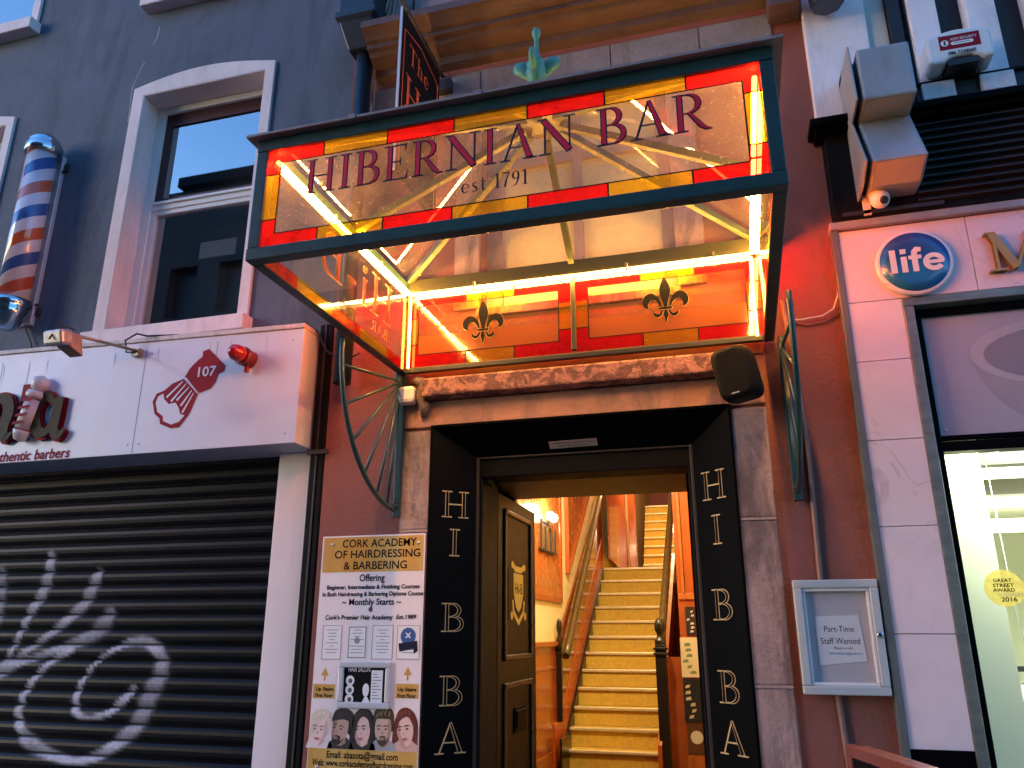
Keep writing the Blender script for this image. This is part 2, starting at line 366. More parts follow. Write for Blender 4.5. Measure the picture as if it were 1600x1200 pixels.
# ------------------------------------------------------------------ ground
mb = MB(); mb.face([(-600, -600, -.12), (600, -600, -.12), (600, 600, -.12), (-600, 600, -.12)])
structure(mb.build('ground', M('town ground', (.09, .085, .08), .9, bump=.2)))
mb = MB(); mb.face([(-200, -10.4, -.116), (200, -10.4, -.116), (200, -2.2, -.116), (-200, -2.2, -.116)])
structure(mb.build('road', M('asphalt', (.05, .05, .052), .8, var=.3, scale=60, bump=.6, bscale=200)))
mb = MB(); mb.box(-200, -2.2, -.115, 200, -.001, 0)
structure(mb.build('pavement', M('grey paving', (.16, .155, .15), .75, var=.2, scale=6, bump=.3)))
mb = MB(); mb.box(-200, -12, -.115, 200, -10.4, 0)
structure(mb.build('pavement', M('grey paving', (.16, .155, .15), .75, var=.2, scale=6, bump=.3)))

# ------------------------------------------------------------------ the row across the street (the left window mirrors its roofline)
t = thing('terrace_house', 'dark terrace across the street, mirrored in the grey building\'s window panes', 'building', (-4, -12, 0))
hl = [(x, z, x+.9, z+1.5) for x in (-13.8, -12.2, -10, -7.8, -5.4, -3.2, -1., 1.2, 3.4) for z in (3.6, 6.6, 9.8)]
mb = MB(); mb.wall(-14.3, 6, -.1, 13.75, -12., -12.3, hl); mb.build('wall', M('dark stucco', (.05, .030, .028), .8, bump=.2), t)
mb = MB(); mb.box(-14.3, -17, -.1, 6, -12.35, 13.65); mb.build('core', m_iron, t)
mb = MB(); mb.box(-13.75, -12.3, 13.75, 6.1, -11.75, 14.05); mb.build('eaves', m_blackm, t)
mb = MB(); mb.prism(Fr((-13.75, -12.4, 14.05), (0, -1, 0), (0, 0, 1)), [(0, 0), (4, 0), (2, 1.5)], 0, -20.5); mb.build('roof', m_iron, t)
for k, x in enumerate((-12.6, -4.3, .2)):
    mb = MB(); mb.box(x, -14.8, 15.4, x+.9, -14., 17.); mb.build('chimney', m_iron, t)

# ------------------------------------------------------------------ the pub building
pub = thing('pub_building', 'plum rendered pub front with grey stone door surround and moulded cornice', 'building', (0, 0, 0))
mb = MB(); mb.wall(-1.42, 1.40, -.1, 9., 0., .30, [(-.7555, -.2, .8055, 2.7225), (-.5, 3.36, .6, 4.78)]); mb.build('wall', m_pub, pub)
# stone dressings
mb = MB()
for x0, x1 in ((-.935, -.755), (.805, .985)):
    zs = [-.1, .70, 1.425, 2.165, 2.715]
    for a, b in zip(zs, zs[1:]): mb.box(x0, -.022-.002*random.random(), a+.006, x1, .05, b-.006)
build_split(mb, 'stone_jamb', m_stone, pub, bevel=.007)
mb = MB()
for x0 in (-.935, .805):
    for z in (.70, 1.425, 2.165): mb.box(x0+.004, -.0265, z-.006, x0+.176, -.005, z+.006)
build_split(mb, 'pointing', M('pale mortar ribbon', (.32, .23, .22), .8, var=.2, bump=.3), pub)
mb = MB(); mb.box(-.935, -.018, 2.727, .985, .05, 2.875); mb.build('door_head_stone', M('plastered head stone', (.50, .24, .165), .8, var=.2, scale=5, bump=.5, stain=(.14, .11, .10), stain_amt=.6, stretch=(.7, 2, 3)), pub, bevel=.008)
mb = MB(); mb.box(-.80, -.11, 2.88, .84, .02, 2.985); o = mb.build('ledge', m_ledge, pub, bevel=.012)
mb = MB(); mb.box(-.94, -.012, 2.99, 1.0, .05, 3.345); mb.build('spandrel', M('ochre plaster spandrel', (.16, .058, .030), .8, var=.15, scale=5, bump=.3), pub)
# window above the door
wn = MB(); wn.box(-.52, -.03, 3.35, .62, .10, 3.40)
for x0, x1 in ((-.66, -.505), (.605, .76)): wn.box(x0, -.02, 3.405, x1, .05, 4.775)
wd = wn.build('window', m_stone, pub, bevel=.006)
fr = MB(); m_cfr = M('mauve grey sash paint', (.33, .26, .25), .5, var=.12, scale=8)
for x0, x1 in ((-.5, -.40), (.03, .085), (.53, .6)): fr.box(x0, .10, 3.36, x1, .16, 4.78)
for z0, z1 in ((3.36, 3.41), (4.36, 4.43), (4.72, 4.78)):
    for x0, x1 in ((-.4, .03), (.085, .53)): fr.box(x0, .105, z0, x1, .155, z1)
fr.build('frame', m_cfr, wd, bevel=.004)
bl = MB()
for x0, x1 in ((-.4, .03), (.085, .53)):
    for z0, z1 in ((3.41, 4.36), (4.43, 4.72)): bl.box(x0, .136, z0, x1, .145, z1)
bl.build('blind', M('cream blind', (.82, .72, .36), .6, var=.05, scale=3), wd)
# stone band, frieze and cornice
mb = MB()
for a, b in ((-1.28, -.52), (-.515, .30), (.305, .82), (.825, 1.22)): mb.box(a, -.012-.004*random.random(), 4.785, b, .03, 5.035)
mb.build('stone_band', M('blue grey stone', (.20, .19, .215), .8, var=.25, scale=5, bump=.5, stain=(.11, .10, .115), stain_amt=.7), pub, bevel=.005)
prof = [(0, 5.085), (.05, 5.105), (.06, 5.15), (.10, 5.16), (.15, 5.175), (.165, 5.20), (.20, 5.202), (.20, 5.235), (.225, 5.24), (.25, 5.262), (.28, 5.28), (.30, 5.286), (.30, 5.335), (0, 5.40)]
mb = MB(); mb.prism(Fr((-1.225, 0, 0), (0, -1, 0), (0, 0, 1)), prof, 0, -2.43); mb.build('cornice', m_corn, pub)
mb = MB(); mb.box(1.205, -.16, 4.955, 1.375, .02, 5.5); mb.build('corbel', m_corn, pub, bevel=.01)
mb = MB()
for k, (a, b) in enumerate(((-1.40, -1.0), (-.99, -.5), (-.49, .2), (.21, 1.2))): mb.box(a, -.03, 5.42, b, .02, 6.4)
mb.build('upper_stone', m_stone, pub, bevel=.01)
# black splayed door surround
spl = [(-.755, 0, -.1), (-.755, 0, 2.722), (.805, 0, 2.722), (.805, 0, -.1)]; inn = [(-.547, .162, -.1), (-.547, .162, 2.572), (.597, .162, 2.572), (.597, .162, -.1)]
mb = MB()
Y0 = -.026
o4 = [Vector((p[0], Y0, p[2])) for p in spl]; i4 = [Vector(p) for p in inn]
for k in range(3): mb.face([o4[k], i4[k], i4[k+1], o4[k+1]])
for a, b in (((-.768, Y0), (-.755, .02)), ((.805, Y0), (.818, .02))): mb.box(a[0], a[1]-.004, -.1, b[0], b[1], 2.735)
mb.box(-.7545, Y0-.004, 2.7225, .8045, .02, 2.735)
surround = mb.build('door_surround', m_black, pub)
mb = MB()
for x0, x1 in ((-.563, -.545), (.595, .613)): mb.box(x0, .150, -.1, x1, .168, 2.585)
mb.box(-.545, .152, 2.570, .595, .170, 2.585)
mb.build('bead', M('worn black bead', (.035, .026, .022), .45, var=.3), pub, bevel=.003)
mb = MB(); mb.box(-.60, .168, -.1, -.530, .46, 2.47); mb.box(.580, .168, -.1, .65, .46, 2.47); mb.box(-.60, .168, 2.47, .65, .36, 2.60)
mb.box(-.530, .19, 2.44, -.505, .30, 2.47)
mb.build('door_frame', m_blackm, pub, bevel=.006)
# gilded letters down both splays
def splay_fr(L):
    a, b = (o4[0], i4[0]) if L else (i4[3], o4[3])
    d = Vector((b.x-a.x, b.y-a.y, 0)); W_ = d.length
    return Fr((a.x, a.y, 0), d, (0, 0, 1)), W_
m_lin = M('gilt hairline lettering', (.55, .36, .17), .45, metal=.2, var=.15, scale=20)
for L in (True, False):
    fr_, W_ = splay_fr(L)
    rows = [('H', 2.310), ('I', 2.108), ('B', 1.727), ('B', 1.374), ('A', 1.155), ('R', .93)] if L else [('H', 2.350), ('I', 2.132), ('B', 1.780), ('B', 1.415), ('A', 1.200), ('R', .97)]
    for ch, zc in rows:
        h = .142; wd_ = GL[ch][0]*h*1.36; a = W_*(.50 if L else .52)-wd_/2
        g = MB(); k_ = MB(); word(g, fr_, ch, a, zc-h/2, h, sx=1.36, c=.002); word(k_, fr_, ch, a, zc-h/2, h, sx=1.36, c=.0042, inset=.026)
        g = g.build('letter', m_lin, surround); k_.build('letter_fill', m_black, surround)
# licence strip over the door
d = (i4[1]-o4[1]); up_ = Vector((0, o4[1].y-i4[1].y, o4[1].z-i4[1].z)).normalized()
lf = Fr((0, i4[1].y, i4[1].z), (1, 0, 0), up_)
lt = tag(MB().prism(lf, [(-.135, .045), (.125, .050), (.125, .098), (-.135, .093)], .002, .004).build('licence_plate', M('aged cream plate', (.45, .36, .34), .5, var=.1)), 'small cream licence strip fixed to the black door head', 'sign')
mb = MB(); mb.text(lf, 'NAMED PERSON LICENSED TO SELL', .0145, -.005, .076, .0045, width=.235); mb.text(lf, 'BEER WINES AND SPIRITS', .0145, -.005, .056, .0045, width=.16); mb.build('lettering', m_ink, lt)

# ------------------------------------------------------------------ pub interior
m_cream = M('cream hall paint', (.80, .70, .38), .55, var=.06, scale=3)
m_orange = M('orange gloss paint', (.36, .080, .018), .22, var=.06, scale=5, coat=.15)
m_wood = M('red grained panel', (.40, .115, .025), .26, var=.35, scale=5, stretch=(3, 6, .4), coat=.3)
m_dwood = M('dark stained wood', (.013, .009, .006), .32, var=.2, scale=6, coat=.15)
m_rail = M('varnished handrail', (.11, .070, .026), .3, var=.12, scale=3, coat=.2)
m_carp = M('ochre stair lino', (.62, .40, .055), .75, var=.22, scale=26, bump=.2, bscale=90)
m_nose = M('worn brass nosing', (.68, .56, .34), .4, metal=.3, var=.15, scale=12)
mb = MB(); mb.box(-1.30, .302, -.1, -1.125, 15, 5.8); mb.build('hall_wall', m_cream, pub)
mb = MB(); mb.box(.95, 1.121, -.1, 1.1, 4.6, 5.8); mb.build('hall_wall', m_cream, pub)
mb = MB(); mb.box(.148, 4.605, .35, 1.1, 4.70, 5.8); mb.box(.36, 4.70, .35, .45, 15, 5.8); mb.box(-.07, 4.64, .35, .1475, 4.69, 1.42); mb.build('hall_partition', m_orange, pub)
mb = MB(); mb.box(-1.3, 14.6, -.1, .5, 14.8, 5.8); mb.build('end_wall', M('dull red hall wall', (.30, .045, .02), .5, var=.08), pub)
mb = MB(); mb.box(-1.3, 1.13, 5.8, 1.1, 15, 5.9); mb.build('hall_ceiling', m_cream, pub)
mb = MB(); mb.box(-1.3, .30, .24, 1.1, 4.6, .35); mb.build('hall_floor', M('dark hall tiles', (.10, .045, .02), .4, var=.2), pub)
mb = MB(); mb.box(-.60, .36, 2.50, .60, 1.12, 2.58); mb.build('porch_ceiling', M('ochre grained boards', (.10, .058, .016), .5, var=.35, scale=4, stretch=(.5, 8, 8), spec=.3), pub)
mb = MB(); mb.box(-1.12, 1.04, 2.58, .37, 1.12, 5.8); mb.box(-1.12, 1.06, -.1, -.60, 1.12, 2.58); mb.box(.552, .452, -.1, .64, 1.12, 2.52); mb.box(.37, 1.06, 2.58, 1.0, 1.12, 5.8); mb.box(.64, 1.06, -.1, 1.0, 1.12, 2.58); mb.build('porch_partition', m_blackm, pub)
# dado, framed panels
mb = MB(); mb.box(-1.13, 1.13, .35, -1.105, 4.47, 1.52); mb.build('dado', m_orange, pub)
mb = MB()
for z0, z1, y_ in ((1.52, 1.57, .045), (1.30, 1.345, .02), (.35, .56, .02)): mb.box(-1.12, 1.13, z0, -1.12+y_, 4.47, z1)
build_split(mb, 'dado_rail', m_orange, pub, bevel=.008)
for y0, y1, z0, z1 in ((2.0, 4.78, 1.96, 3.6),):
    mb = MB(); mb.box(-1.128, y0, z0, -1.112, y1, z1); p_ = mb.build('wall_panel', m_wood, pub)
    mb = MB()
    for a, b, c, dd in ((y0, y1, z0, z0+.06), (y0, y1, z1-.05, z1), (y0, y0+.06, z0+.06, z1-.05), (y1-.07, y1, z0+.06, z1-.05)): mb.box(-1.12, a, c, -1.10, b, dd)
    mb.build('moulding', m_orange, p_, bevel=.004)
    mb = MB()
    for row, zz in ((0, 2.12), (1, 2.52), (2, 2.9)):
        for k in range(16):
            yy = 3.0+k*.105+(row % 2)*.05; pp = Fr((-1.111, 0, 0), (0, 1, 0), (0, 0, 1))
            mb.poly(pp, [(yy-.012, zz), (yy, zz-.05), (yy+.012, zz), (yy, zz+.07)], +.001+.0003*(k % 2))
    mb.build('gilt_motif', m_gold, p_)
pf = Fr((-1.112, 0, 0), (0, 1, 0), (0, 0, 1))
mb = MB(); mb.prism(pf, [(5.05, 2.30), (7.1, 3.95), (7.1, 5.2), (5.05, 5.2)], -.006, .006); p_ = mb.build('wall_panel', m_wood, pub)
mb = MB()
for a, b in (((5.05, 2.30), (7.1, 3.95)), ((5.05, 2.30), (5.05, 5.2))): mb.bar(pf.p(*a, .008), pf.p(*b, .008), .03, .06, up=(1, 0, 0))
mb.build('moulding', m_orange, p_)
# staircase
NX0, NX1, SY, SZ, GO, RI = -1.063, -.113, 4.572, .529, .246, .181
st = thing('staircase', 'steep ochre stairs with pale nosings rising inside the pub doorway', 'staircase', (-.59, 4.3, .35))
for k in range(12):
    y, z = SY+GO*k, SZ+RI*k
    mb = MB(); mb.box(NX0, y+.015, z-RI, NX1, y+GO+.03, z-.004); s_ = mb.build('step', m_carp, st)
    mb = MB(); mb.box(NX0-.0, y-.012, z-.028, NX1, y+.045, z+.004); mb.build('nosing', m_nose, s_, bevel=.007)
yt, zt = SY+GO*11, SZ+RI*11
mb = MB(); mb.box(-1.12, yt+.26, zt-.2, .36, 10.29, zt-.003); mb.build('landing', m_carp, st)
for k in range(-2, 7):
    y, z = 10.28+GO*k, 2.967+RI*k; xa_ = -.84-.016*k
    mb = MB(); mb.box(xa_, y+.015, z-RI, .0-.02*k, y+GO+.03, z-.004); s_ = mb.build('step', m_carp, st)
    mb = MB(); mb.box(xa_, y-.012, z-.03, .0-.02*k, y+.045, z+.004); mb.build('nosing', m_nose, s_, bevel=.007)
sf = Fr((-1.10, 0, 0), (0, 1, 0), (0, 0, 1))
zl = lambda y: SZ+RI/GO*(y-SY)
mb = MB(); mb.prism(sf, [(4.25, .35), (4.25, .80), (4.47, .80), (7.45, zl(7.45)+.33), (7.45, zl(7.45)-.25), (4.6, .35)], -.02, .008); mb.build('string_board', M('orange red gloss paint', (.50, .085, .014), .3, var=.05), st, bevel=.004)
mb = MB(); mb.prism(sf, [(4.56, .35), (4.56, zl(4.56)-.01), (7.3, zl(7.3)-.01), (7.3, zl(7.3)-.3), (4.8, .35)], .006, .036); mb.build('tread_margin', m_dwood, st)
mb = MB(); mb.prism(sf, [(4.47, .80), (4.47, 1.56), (7.5, zl(7.5)+.92), (7.5, zl(7.5)+.2)], -.022, .0); mb.build('balustrade_panel', M('dark orange gloss panel', (.24, .050, .012), .14, var=.1, coat=.4), st)
mb = MB(); mb.box(-1.042, 4.25, .35, -1.02, 4.7, .66); mb.build('skirt', m_dwood, st)
sg = Fr((-.113, 0, 0), (0, 1, 0), (0, 0, 1))
mb = MB(); mb.prism(sg, [(4.40, .35), (4.40, .62), (7.45, zl(7.45)+.07), (7.45, zl(7.45)-.25), (4.6, .35)], 0, .04); mb.build('string_board', m_orange, st)
def newel(x, y, z0, z1, wd_, par):
    mb = MB(); h = wd_/2; mb.box(x-h, y-h, z0, x+h, y+h, z1-.26); mb.box(x-h*1.3, y-h*1.3, z1-.31, x+h*1.3, y+h*1.3, z1-.285); mb.box(x-h*1.3, y-h*1.3, z1-.36, x+h*1.3, y+h*1.3, z1-.335)
    mb.lathe([(h*1.05, z1-.26), (h*1.1, z1-.22), (h*.6, z1-.19), (h*.55, z1-.16), (h*.95, z1-.12), (h*1.05, z1-.08), (h*.8, z1-.03), (h*.35, z1-.005), (0, z1)], (x, y, 0))
    return mb.build('newel_post', m_dwood, par, bevel=.004)
newel(-.045, 4.50, .35, 1.80, .105, st)
newel(-1.075, 4.44, .80, 1.80, .055, st)
mb = MB(); mb.tube([(-1.045, 4.60, 1.42), (-1.045, 4.80, 1.56), (-1.045, 7.0, 3.42), (-1.045, 7.5, 3.80)], .040, 10); mb.build('handrail', m_rail, st)
mb = MB(); mb.tube([(-.045, 4.50, 1.50), (-.045, 4.7, 1.66), (-.045, 7.4, 3.66), (-.045, 7.4, 4.3)], .045, 8); mb.build('handrail', m_rail, st)
mb = MB(); mb.box(-.075, 7.33, zt, -.015, 7.45, 5.0); mb.build('newel_post', m_rail, st)
mb = MB(); mb.box(-1.12, 9.2, zt, -1.0, 9.35, 5.8); mb.box(-.965, 9.4, zt, -.85, 9.5, 5.8); build_split(mb, 'landing_post', m_orange, st)
mb = MB(); mb.prism(Fr((-.99, 0, 0), (0, 1, 0), (0, 0, 1)), [(7.5, zt+.15), (9.4, zt), (9.4, zt+.9), (7.5, zt+1.9)], 0, -.03); mb.build('landing_panel', m_orange, st)
# wall lamp and mirror in the hall
lampm = emit('opal lamp globe', (1., .83, .52), 2)
t = thing('wall_lamp', 'twin globe wall lamp glowing on the hall panelling', 'lamp', (-1.10, 3.95, 2.78))
mb = MB(); mb.box(-1.115, 3.85, 2.70, -1.10, 4.12, 2.76); mb.tube([(-1.10, 3.9, 2.73), (-1.05, 3.9, 2.70), (-1.03, 3.9, 2.75)], .008); mb.tube([(-1.10, 4.08, 2.73), (-1.05, 4.08, 2.70), (-1.03, 4.08, 2.75)], .008); mb.build('bracket', m_iron, t)
for yy in (3.9, 4.08): mb = MB(); mb.lathe([(0, -.045), (.03, -.035), (.045, 0), (.03, .035), (0, .045)], (-1.03, yy, 2.79), n=16); mb.build('globe', lampm, t)
t = thing('mirror', 'slim mirror under the hall lamp with a modelled reflection of window bars', 'mirror', (-1.1, 4.0, 2.4))
mb = MB(); mb.box(-1.11, 3.74, 2.46, -1.095, 4.42, 2.70); mb.build('mirror_glass', M('yellowed mirror', (.80, .60, .22), .12, metal=.9), t)
mb = MB()
for k in range(4): mb.box(-1.095, 3.74+k*.21, 2.46, -1.088, 3.79+k*.21, 2.70)
mb.box(-1.096, 3.73, 2.44, -1.086, 4.44, 2.46); mb.build('bar', m_iron, t)
# pictures on the hall partition right of the newel
rf = facade(4.604)
pics = [('framed_picture', 'small black framed picture, topmost beside the right newel post', (1073, 948, 1085, 992), (.03, .025, .03), (.6, .5, .45)), ('poster', 'pale poster of green hills beside the right newel post', (1066, 996, 1089, 1058), (.62, .52, .36), (.16, .22, .12)), ('poster', 'black poster with pale print below the poster of green hills', (1071, 1061, 1094, 1128), (.02, .02, .022), (.50, .42, .3)), ('poster', 'brown poster with a white clock face, lowest beside the newel post', (1076, 1131, 1100, 1178), (.10, .04, .02), (.6, .55, .5))]
for q_, (nm, lb, bx4, c1, c2) in enumerate(pics):
    a = px(bx4[0], bx4[3], y=4.60); b = px(bx4[2], bx4[1], y=4.60)
    mb = MB(); mb.box(a.x, 4.590, a.z, b.x, 4.603, b.z); t = mb.build(nm, flat('print %d' % q_, c1, .35)); tag(t, lb, 'picture')
    mb = MB(); random.seed(q_+5); pf_ = facade(4.5895); W_, H_ = b.x-a.x, b.z-a.z
    if q_ == 3: mb.disc(pf_, a.x+W_*.55, a.z+H_*.55, W_*.36, 0, 24)
    else:
        for k in range(6): u = a.x+W_*(.08+.5*random.random()); v = a.z+H_*(.08+.14*k); mb.poly(pf_, [(u, v), (u+W_*(.2+.25*random.random()), v+.005), (u+W_*.3, v+H_*.09), (u+W_*.05, v+H_*.07)], .0004*k)
    mb.build('artwork', flat('art %d' % q_, c2, .4), t)
mb = MB(); mb.box(.15, 4.585, 1.98, .95, 4.604, 2.04); mb.box(.15, 4.59, .36, .95, 4.604, .52); mb.box(.19, 4.58, 2.04, .22, 4.604, 4.2); mb.box(.36, 4.58, 2.04, .42, 4.604, 4.2); mb.build('hall_moulding', m_wood, pub, bevel=.004)
# open door leaf
t = thing('door', 'black panelled door leaf standing open inwards with a gold shield', 'door', (-.53, .47, 0))
mb = MB(); mb.box(-.575, .47, .0, -.532, 1.33, 2.44); mb.build('leaf', M('brown black door', (.0022, .0016, .0013), .45, var=.15, spec=.14), t, bevel=.006)
df = Fr((-.532, 0, 0), (0, 1, 0), (0, 0, 1))
for z0, z1 in ((1.50, 2.36), (.2, 1.38)):
    mb = MB()
    for a, b, c, d_ in ((.58, 1.20, z1-.03, z1), (.58, 1.20, z0, z0+.03), (.58, .61, z0, z1), (1.17, 1.20, z0, z1)): mb.box(-.532, a, c, -.516, b, d_)
    mb.build('panel_moulding', M('door moulding', (.012, .009, .006), .3, var=.15, spec=.4), t, bevel=.006)
mb = MB(); mb.box(-.532, .60, 1.72, -.520, .66, 2.02); mb.build('push_plate', m_black, t)
mb = MB(); mb.box(-.532, .80, 1.10, -.522, 1.05, 1.24); mb.box(-.522, .82, 1.12, -.514, 1.03, 1.22); mb.build('letter_box', m_black, t, bevel=.004)
em = MB(); zc, yc = 1.90, .90
em.poly(df, [(yc-.11, zc+.10), (yc+.11, zc+.10), (yc+.11, zc-.02), (yc+.06, zc-.10), (yc, zc-.13), (yc-.06, zc-.10), (yc-.11, zc-.02)], .003)
em.ribbon(df, [(yc-.13, zc+.15), (yc-.07, zc+.125), (yc+.07, zc+.125), (yc+.13, zc+.15)], .035, .003); em.ribbon(df, [(yc-.13, zc-.06), (yc-.11, zc-.13), (yc, zc-.19), (yc+.11, zc-.13), (yc+.13, zc-.06)], .03, .003)
for sgn in (-1, 1):
    em.disc(df, yc+sgn*.14, zc+.145, .022, +.0036, 12); em.disc(df, yc+sgn*.15, zc-.15, .026, +.0036, 12)
sh = em.build('shield', M('gold shield', (.80, .60, .13), .5, var=.08), t)
mb = MB(); mb.text(Fr(df.p(0, 0, 0), (0, 1, 0), (0, 0, 1)), 'Hi-B', .09, yc, zc-.02, +.005, width=.16); mb.build('lettering', m_ink, sh)
def point(loc, e, col, r=.06):
    l = bpy.data.lights.new('hall_lamp', 'POINT'); l.energy = e; l.color = col; l.shadow_soft_size = r; o = bpy.data.objects.new('hall_lamp', l); COL.objects.link(o); o.location = loc
point((-.95, 3.99, 2.86), 3, (1, .80, .46)); point((-.35, 3.2, 3.6), 36, (1, .80, .46), .12); point((-.4, 8.8, 4.9), 26, (1, .78, .44), .12)

# ------------------------------------------------------------------ glass canopy
XL, XR, YF, YB, Z0, Z1 = -.956, 1.055, -1.54, -.055, 3.03, 3.57
cn = thing('glass_canopy', 'neon lit glass canopy with red and amber borders and dark serif lettering over the doorway', 'canopy', (.05, -.055, 3.03))
def fbar(name, *segs, mat=m_green, bevel=.004):
    for a, b, w_, h_ in segs:
        mb = MB(); mb.bar(a, b, w_, h_); mb.build(name, (m_iron if name == 'bottom_rail' else m_rib2) if abs(a[1]-y1) < .03 and abs(b[1]-y1) < .03 else mat, cn, bevel=bevel)
m_rib2 = M('neon tinted green rear rail', (.026, .027, .011), .6, var=.2, scale=8)  # same green paint; the olive of neon light is put into this colour
T = .052; h = T/2
x0, x1, y0, y1, z0, z1 = XL+h, XR-h, YF+h, YB-h, Z0+h, Z1-h
fbar('bottom_rail', ((XL, y0, z0), (XR, y0, z0), T, T), ((x0, y0+h, z0-.001), (x0, YB, z0-.001), T-.002, T), ((x1, y0+h, z0-.001), (x1, YB, z0-.001), T-.002, T), ((XL+T, y1+.010, z0-.012), (XR-T, y1+.010, z0-.012), .03, T*.55))
fbar('top_rail', ((XL, y0, z1), (XR, y0, z1), T, T), ((x0, y0+h, z1+.001), (x0, YB, z1+.001), T-.002, T), ((x1, y0+h, z1+.001), (x1, YB, z1+.001), T-.002, T), ((XL+T, y1, z1), (XR-T, y1, z1), T, .085))
fbar('corner_post', *[((x, y, Z0+T+.001), (x, y, Z1-T-.001), T-.004, T-.004) for x in (x0, x1) for y in (y0,)], *[((x, y1+.008, Z0+T+.001), (x, y1+.008, Z1-T-.001), .03, .03) for x in (x0+.01, x1-.01)])
MX = .05
fbar('mullion', ((MX, y1+.008, Z0+.045), (MX, y1+.008, Z1-.06), .024, .026))
AP = Vector((.05, -.72, 4.045)); RB = []
m_rib = M('neon tinted green ribs', (.030, .036, .012), .4, var=.2, scale=8, stain=(.03, .06, .05), stain_amt=.4)  # ribs share the frame's green; neon light on them is coloured in
tgt = [(XL+h, YF+.03, Z1), (XL+h, -.75, Z1), (XL+h, YB-.03, Z1), (MX, YB-.03, Z1), (XR-h, YB-.03, Z1), (XR-h, -.75, Z1), (XR-h, YF+.03, Z1), (MX, YF+.03, Z1)]
for p in tgt:
    a = AP+(Vector(p)-AP).normalized()*.10
    mb = MB(); mb.bar(a, Vector(p), .034, .036); mb.build('roof_rib', m_rib, cn, bevel=.003)
mb = MB(); mb.lathe([(.125, -.022), (.125, .006), (.10, .018), (.03, .03)], AP, n=8); mb.build('apex_plate', m_rib, cn)
# roof panes lie on the ribs and oversail the frame by a lip
ov = .034; zr = Z1+.005; cs = [Vector((XL-ov, YF-ov, zr)), Vector((XR+ov, YF-ov, zr)), Vector((XR+ov, YB, zr)), Vector((XL-ov, YB, zr))]; ap2 = AP+Vector((0, 0, .032))
mb = MB()
for k in range(4): mb.face([cs[k], cs[(k+1) % 4], ap2])
mb.build('roof_glass', m_roofgl, cn)
mb = MB()
mb.box(XL-ov, YF-ov, zr-.004, XR+ov, YF+.03, zr+.007); mb.box(XL-ov, YF+.03, zr-.004, XL+.03, YB, zr+.007); mb.box(XR-.03, YF+.03, zr-.004, XR+ov, YB, zr+.007)
for p in (.22, .47, .66): q = cs[0].lerp(cs[1], p); mb.box(q.x, q.y-.004, q.z-.008, q.x+.03, q.y+.02, q.z+.012)
mb.build('roof_lip', M('grey mastic lip', (.26, .20, .19), .5, var=.3, scale=14, bump=.3), cn)
# finial: three curled leaves and a bud
fb = MB(); b = AP+Vector((-.03, 0, .0))
fb.lathe([(.05, .02), (.03, .05), (.020, .10), (.018, .20), (.036, .225), (.052, .255), (.056, .29), (.050, .325), (.054, .335), (.050, .345), (.026, .375), (.014, .41), (.011, .47), (.012, .50), (.022, .52), (.024, .54), (.016, .558), (0, .565)], b, n=14)
for ang in (0, 90, 180, 270):
    d = Vector((math.cos(R(ang)), math.sin(R(ang)), 0)); ax_l = (d*.62+Vector((0, 0, .78))).normalized(); c_ = b+d*.070+Vector((0, 0, .315)); s_ = Vector((-d.y, d.x, 0)); u_l = ax_l.cross(s_); rg_ = []
    for q in range(9):
        th = math.pi*(q+.35)/8.7; rr_ = math.sin(th); hh_ = -math.cos(th)*.062
        rg_.append([fb.bm.verts.new(c_+ax_l*hh_+u_l*(rr_*.040*(1.15 if q > 4 else .85)*math.cos(2*math.pi*k/12))+s_*(rr_*.020*math.sin(2*math.pi*k/12))) for k in range(12)])
    for p_, q_ in zip(rg_, rg_[1:]):
        for k in range(12): f_ = fb.bm.faces.new((p_[k], p_[(k+1) % 12], q_[(k+1) % 12], q_[k])); f_.smooth = True
    fb.bm.faces.new(rg_[0][::-1]); fb.bm.faces.new(rg_[-1])
fb.build('finial', m_fin, cn)

def border(fr_, a0, b0, a1, b1, bw, hs, vs, cen, name='pane', par=cn, split=None):
    """stained pane: a clear field in a border of red and amber pieces, lead lines between"""
    mb = MB(); mb.mi = 0
    if split:
        mb.mi = 3; mb.rect(fr_, a0+bw, b0+bw, a1-bw, split); mb.mi = 0; mb.rect(fr_, a0+bw, split, a1-bw, b1-bw)
    else: mb.rect(fr_, a0+bw, b0+bw, a1-bw, b1-bw)
    lead = MB(); cols = {'r': 1, 'y': 2}
    def run(n, ps, horiz, lo, hi):
        tot = sum(k for _, k in ps); u0, u1 = (a0, a1) if horiz else (b0+bw, b1-bw); u = u0
        for c_, k in ps:
            e = u+(u1-u0)*k/tot; mb.mi = cols[c_]
            mb.rect(fr_, u, lo, e, hi) if horiz else mb.rect(fr_, lo, u, hi, e)
            if e < u1-1e-4: lead.rect(fr_, e-.003, lo, e+.003, hi, .003) if horiz else lead.rect(fr_, lo, e-.003, hi, e+.003, .003)
            u = e
    run(0, hs, True, b0, b0+bw); run(1, hs, True, b1-bw, b1); run(2, vs, False, a0, a0+bw); run(3, vs, False, a1-bw, a1)
    for (p, q, r_, s_) in ((a0+bw-.003, b0+bw, a0+bw+.003, b1-bw), (a1-bw-.003, b0+bw, a1-bw+.003, b1-bw)): lead.rect(fr_, p, q, r_, s_, .0035)
    for z_ in (b0+bw, b1-bw): lead.rect(fr_, a0+bw, z_-.0025, a1-bw, z_+.0025, .004)
    o = mb.build(name, [cen, m_redg, m_yelg, m_peach], par); lead.build('leading', m_ink, o); return o
I = T-.004
alt7 = [('r', 1), ('y', 1.1), ('r', 1.1), ('y', 1.15), ('r', 1.15), ('y', 1.15), ('r', 1)]; v3 = [('r', .5), ('y', 1.6), ('r', .4)]
ff = Fr((0, YF+.018, 0))
fp = border(ff, XL+I, Z0+I, XR-I, Z1-I, .062, alt7, v3, m_clear, 'front_pane')
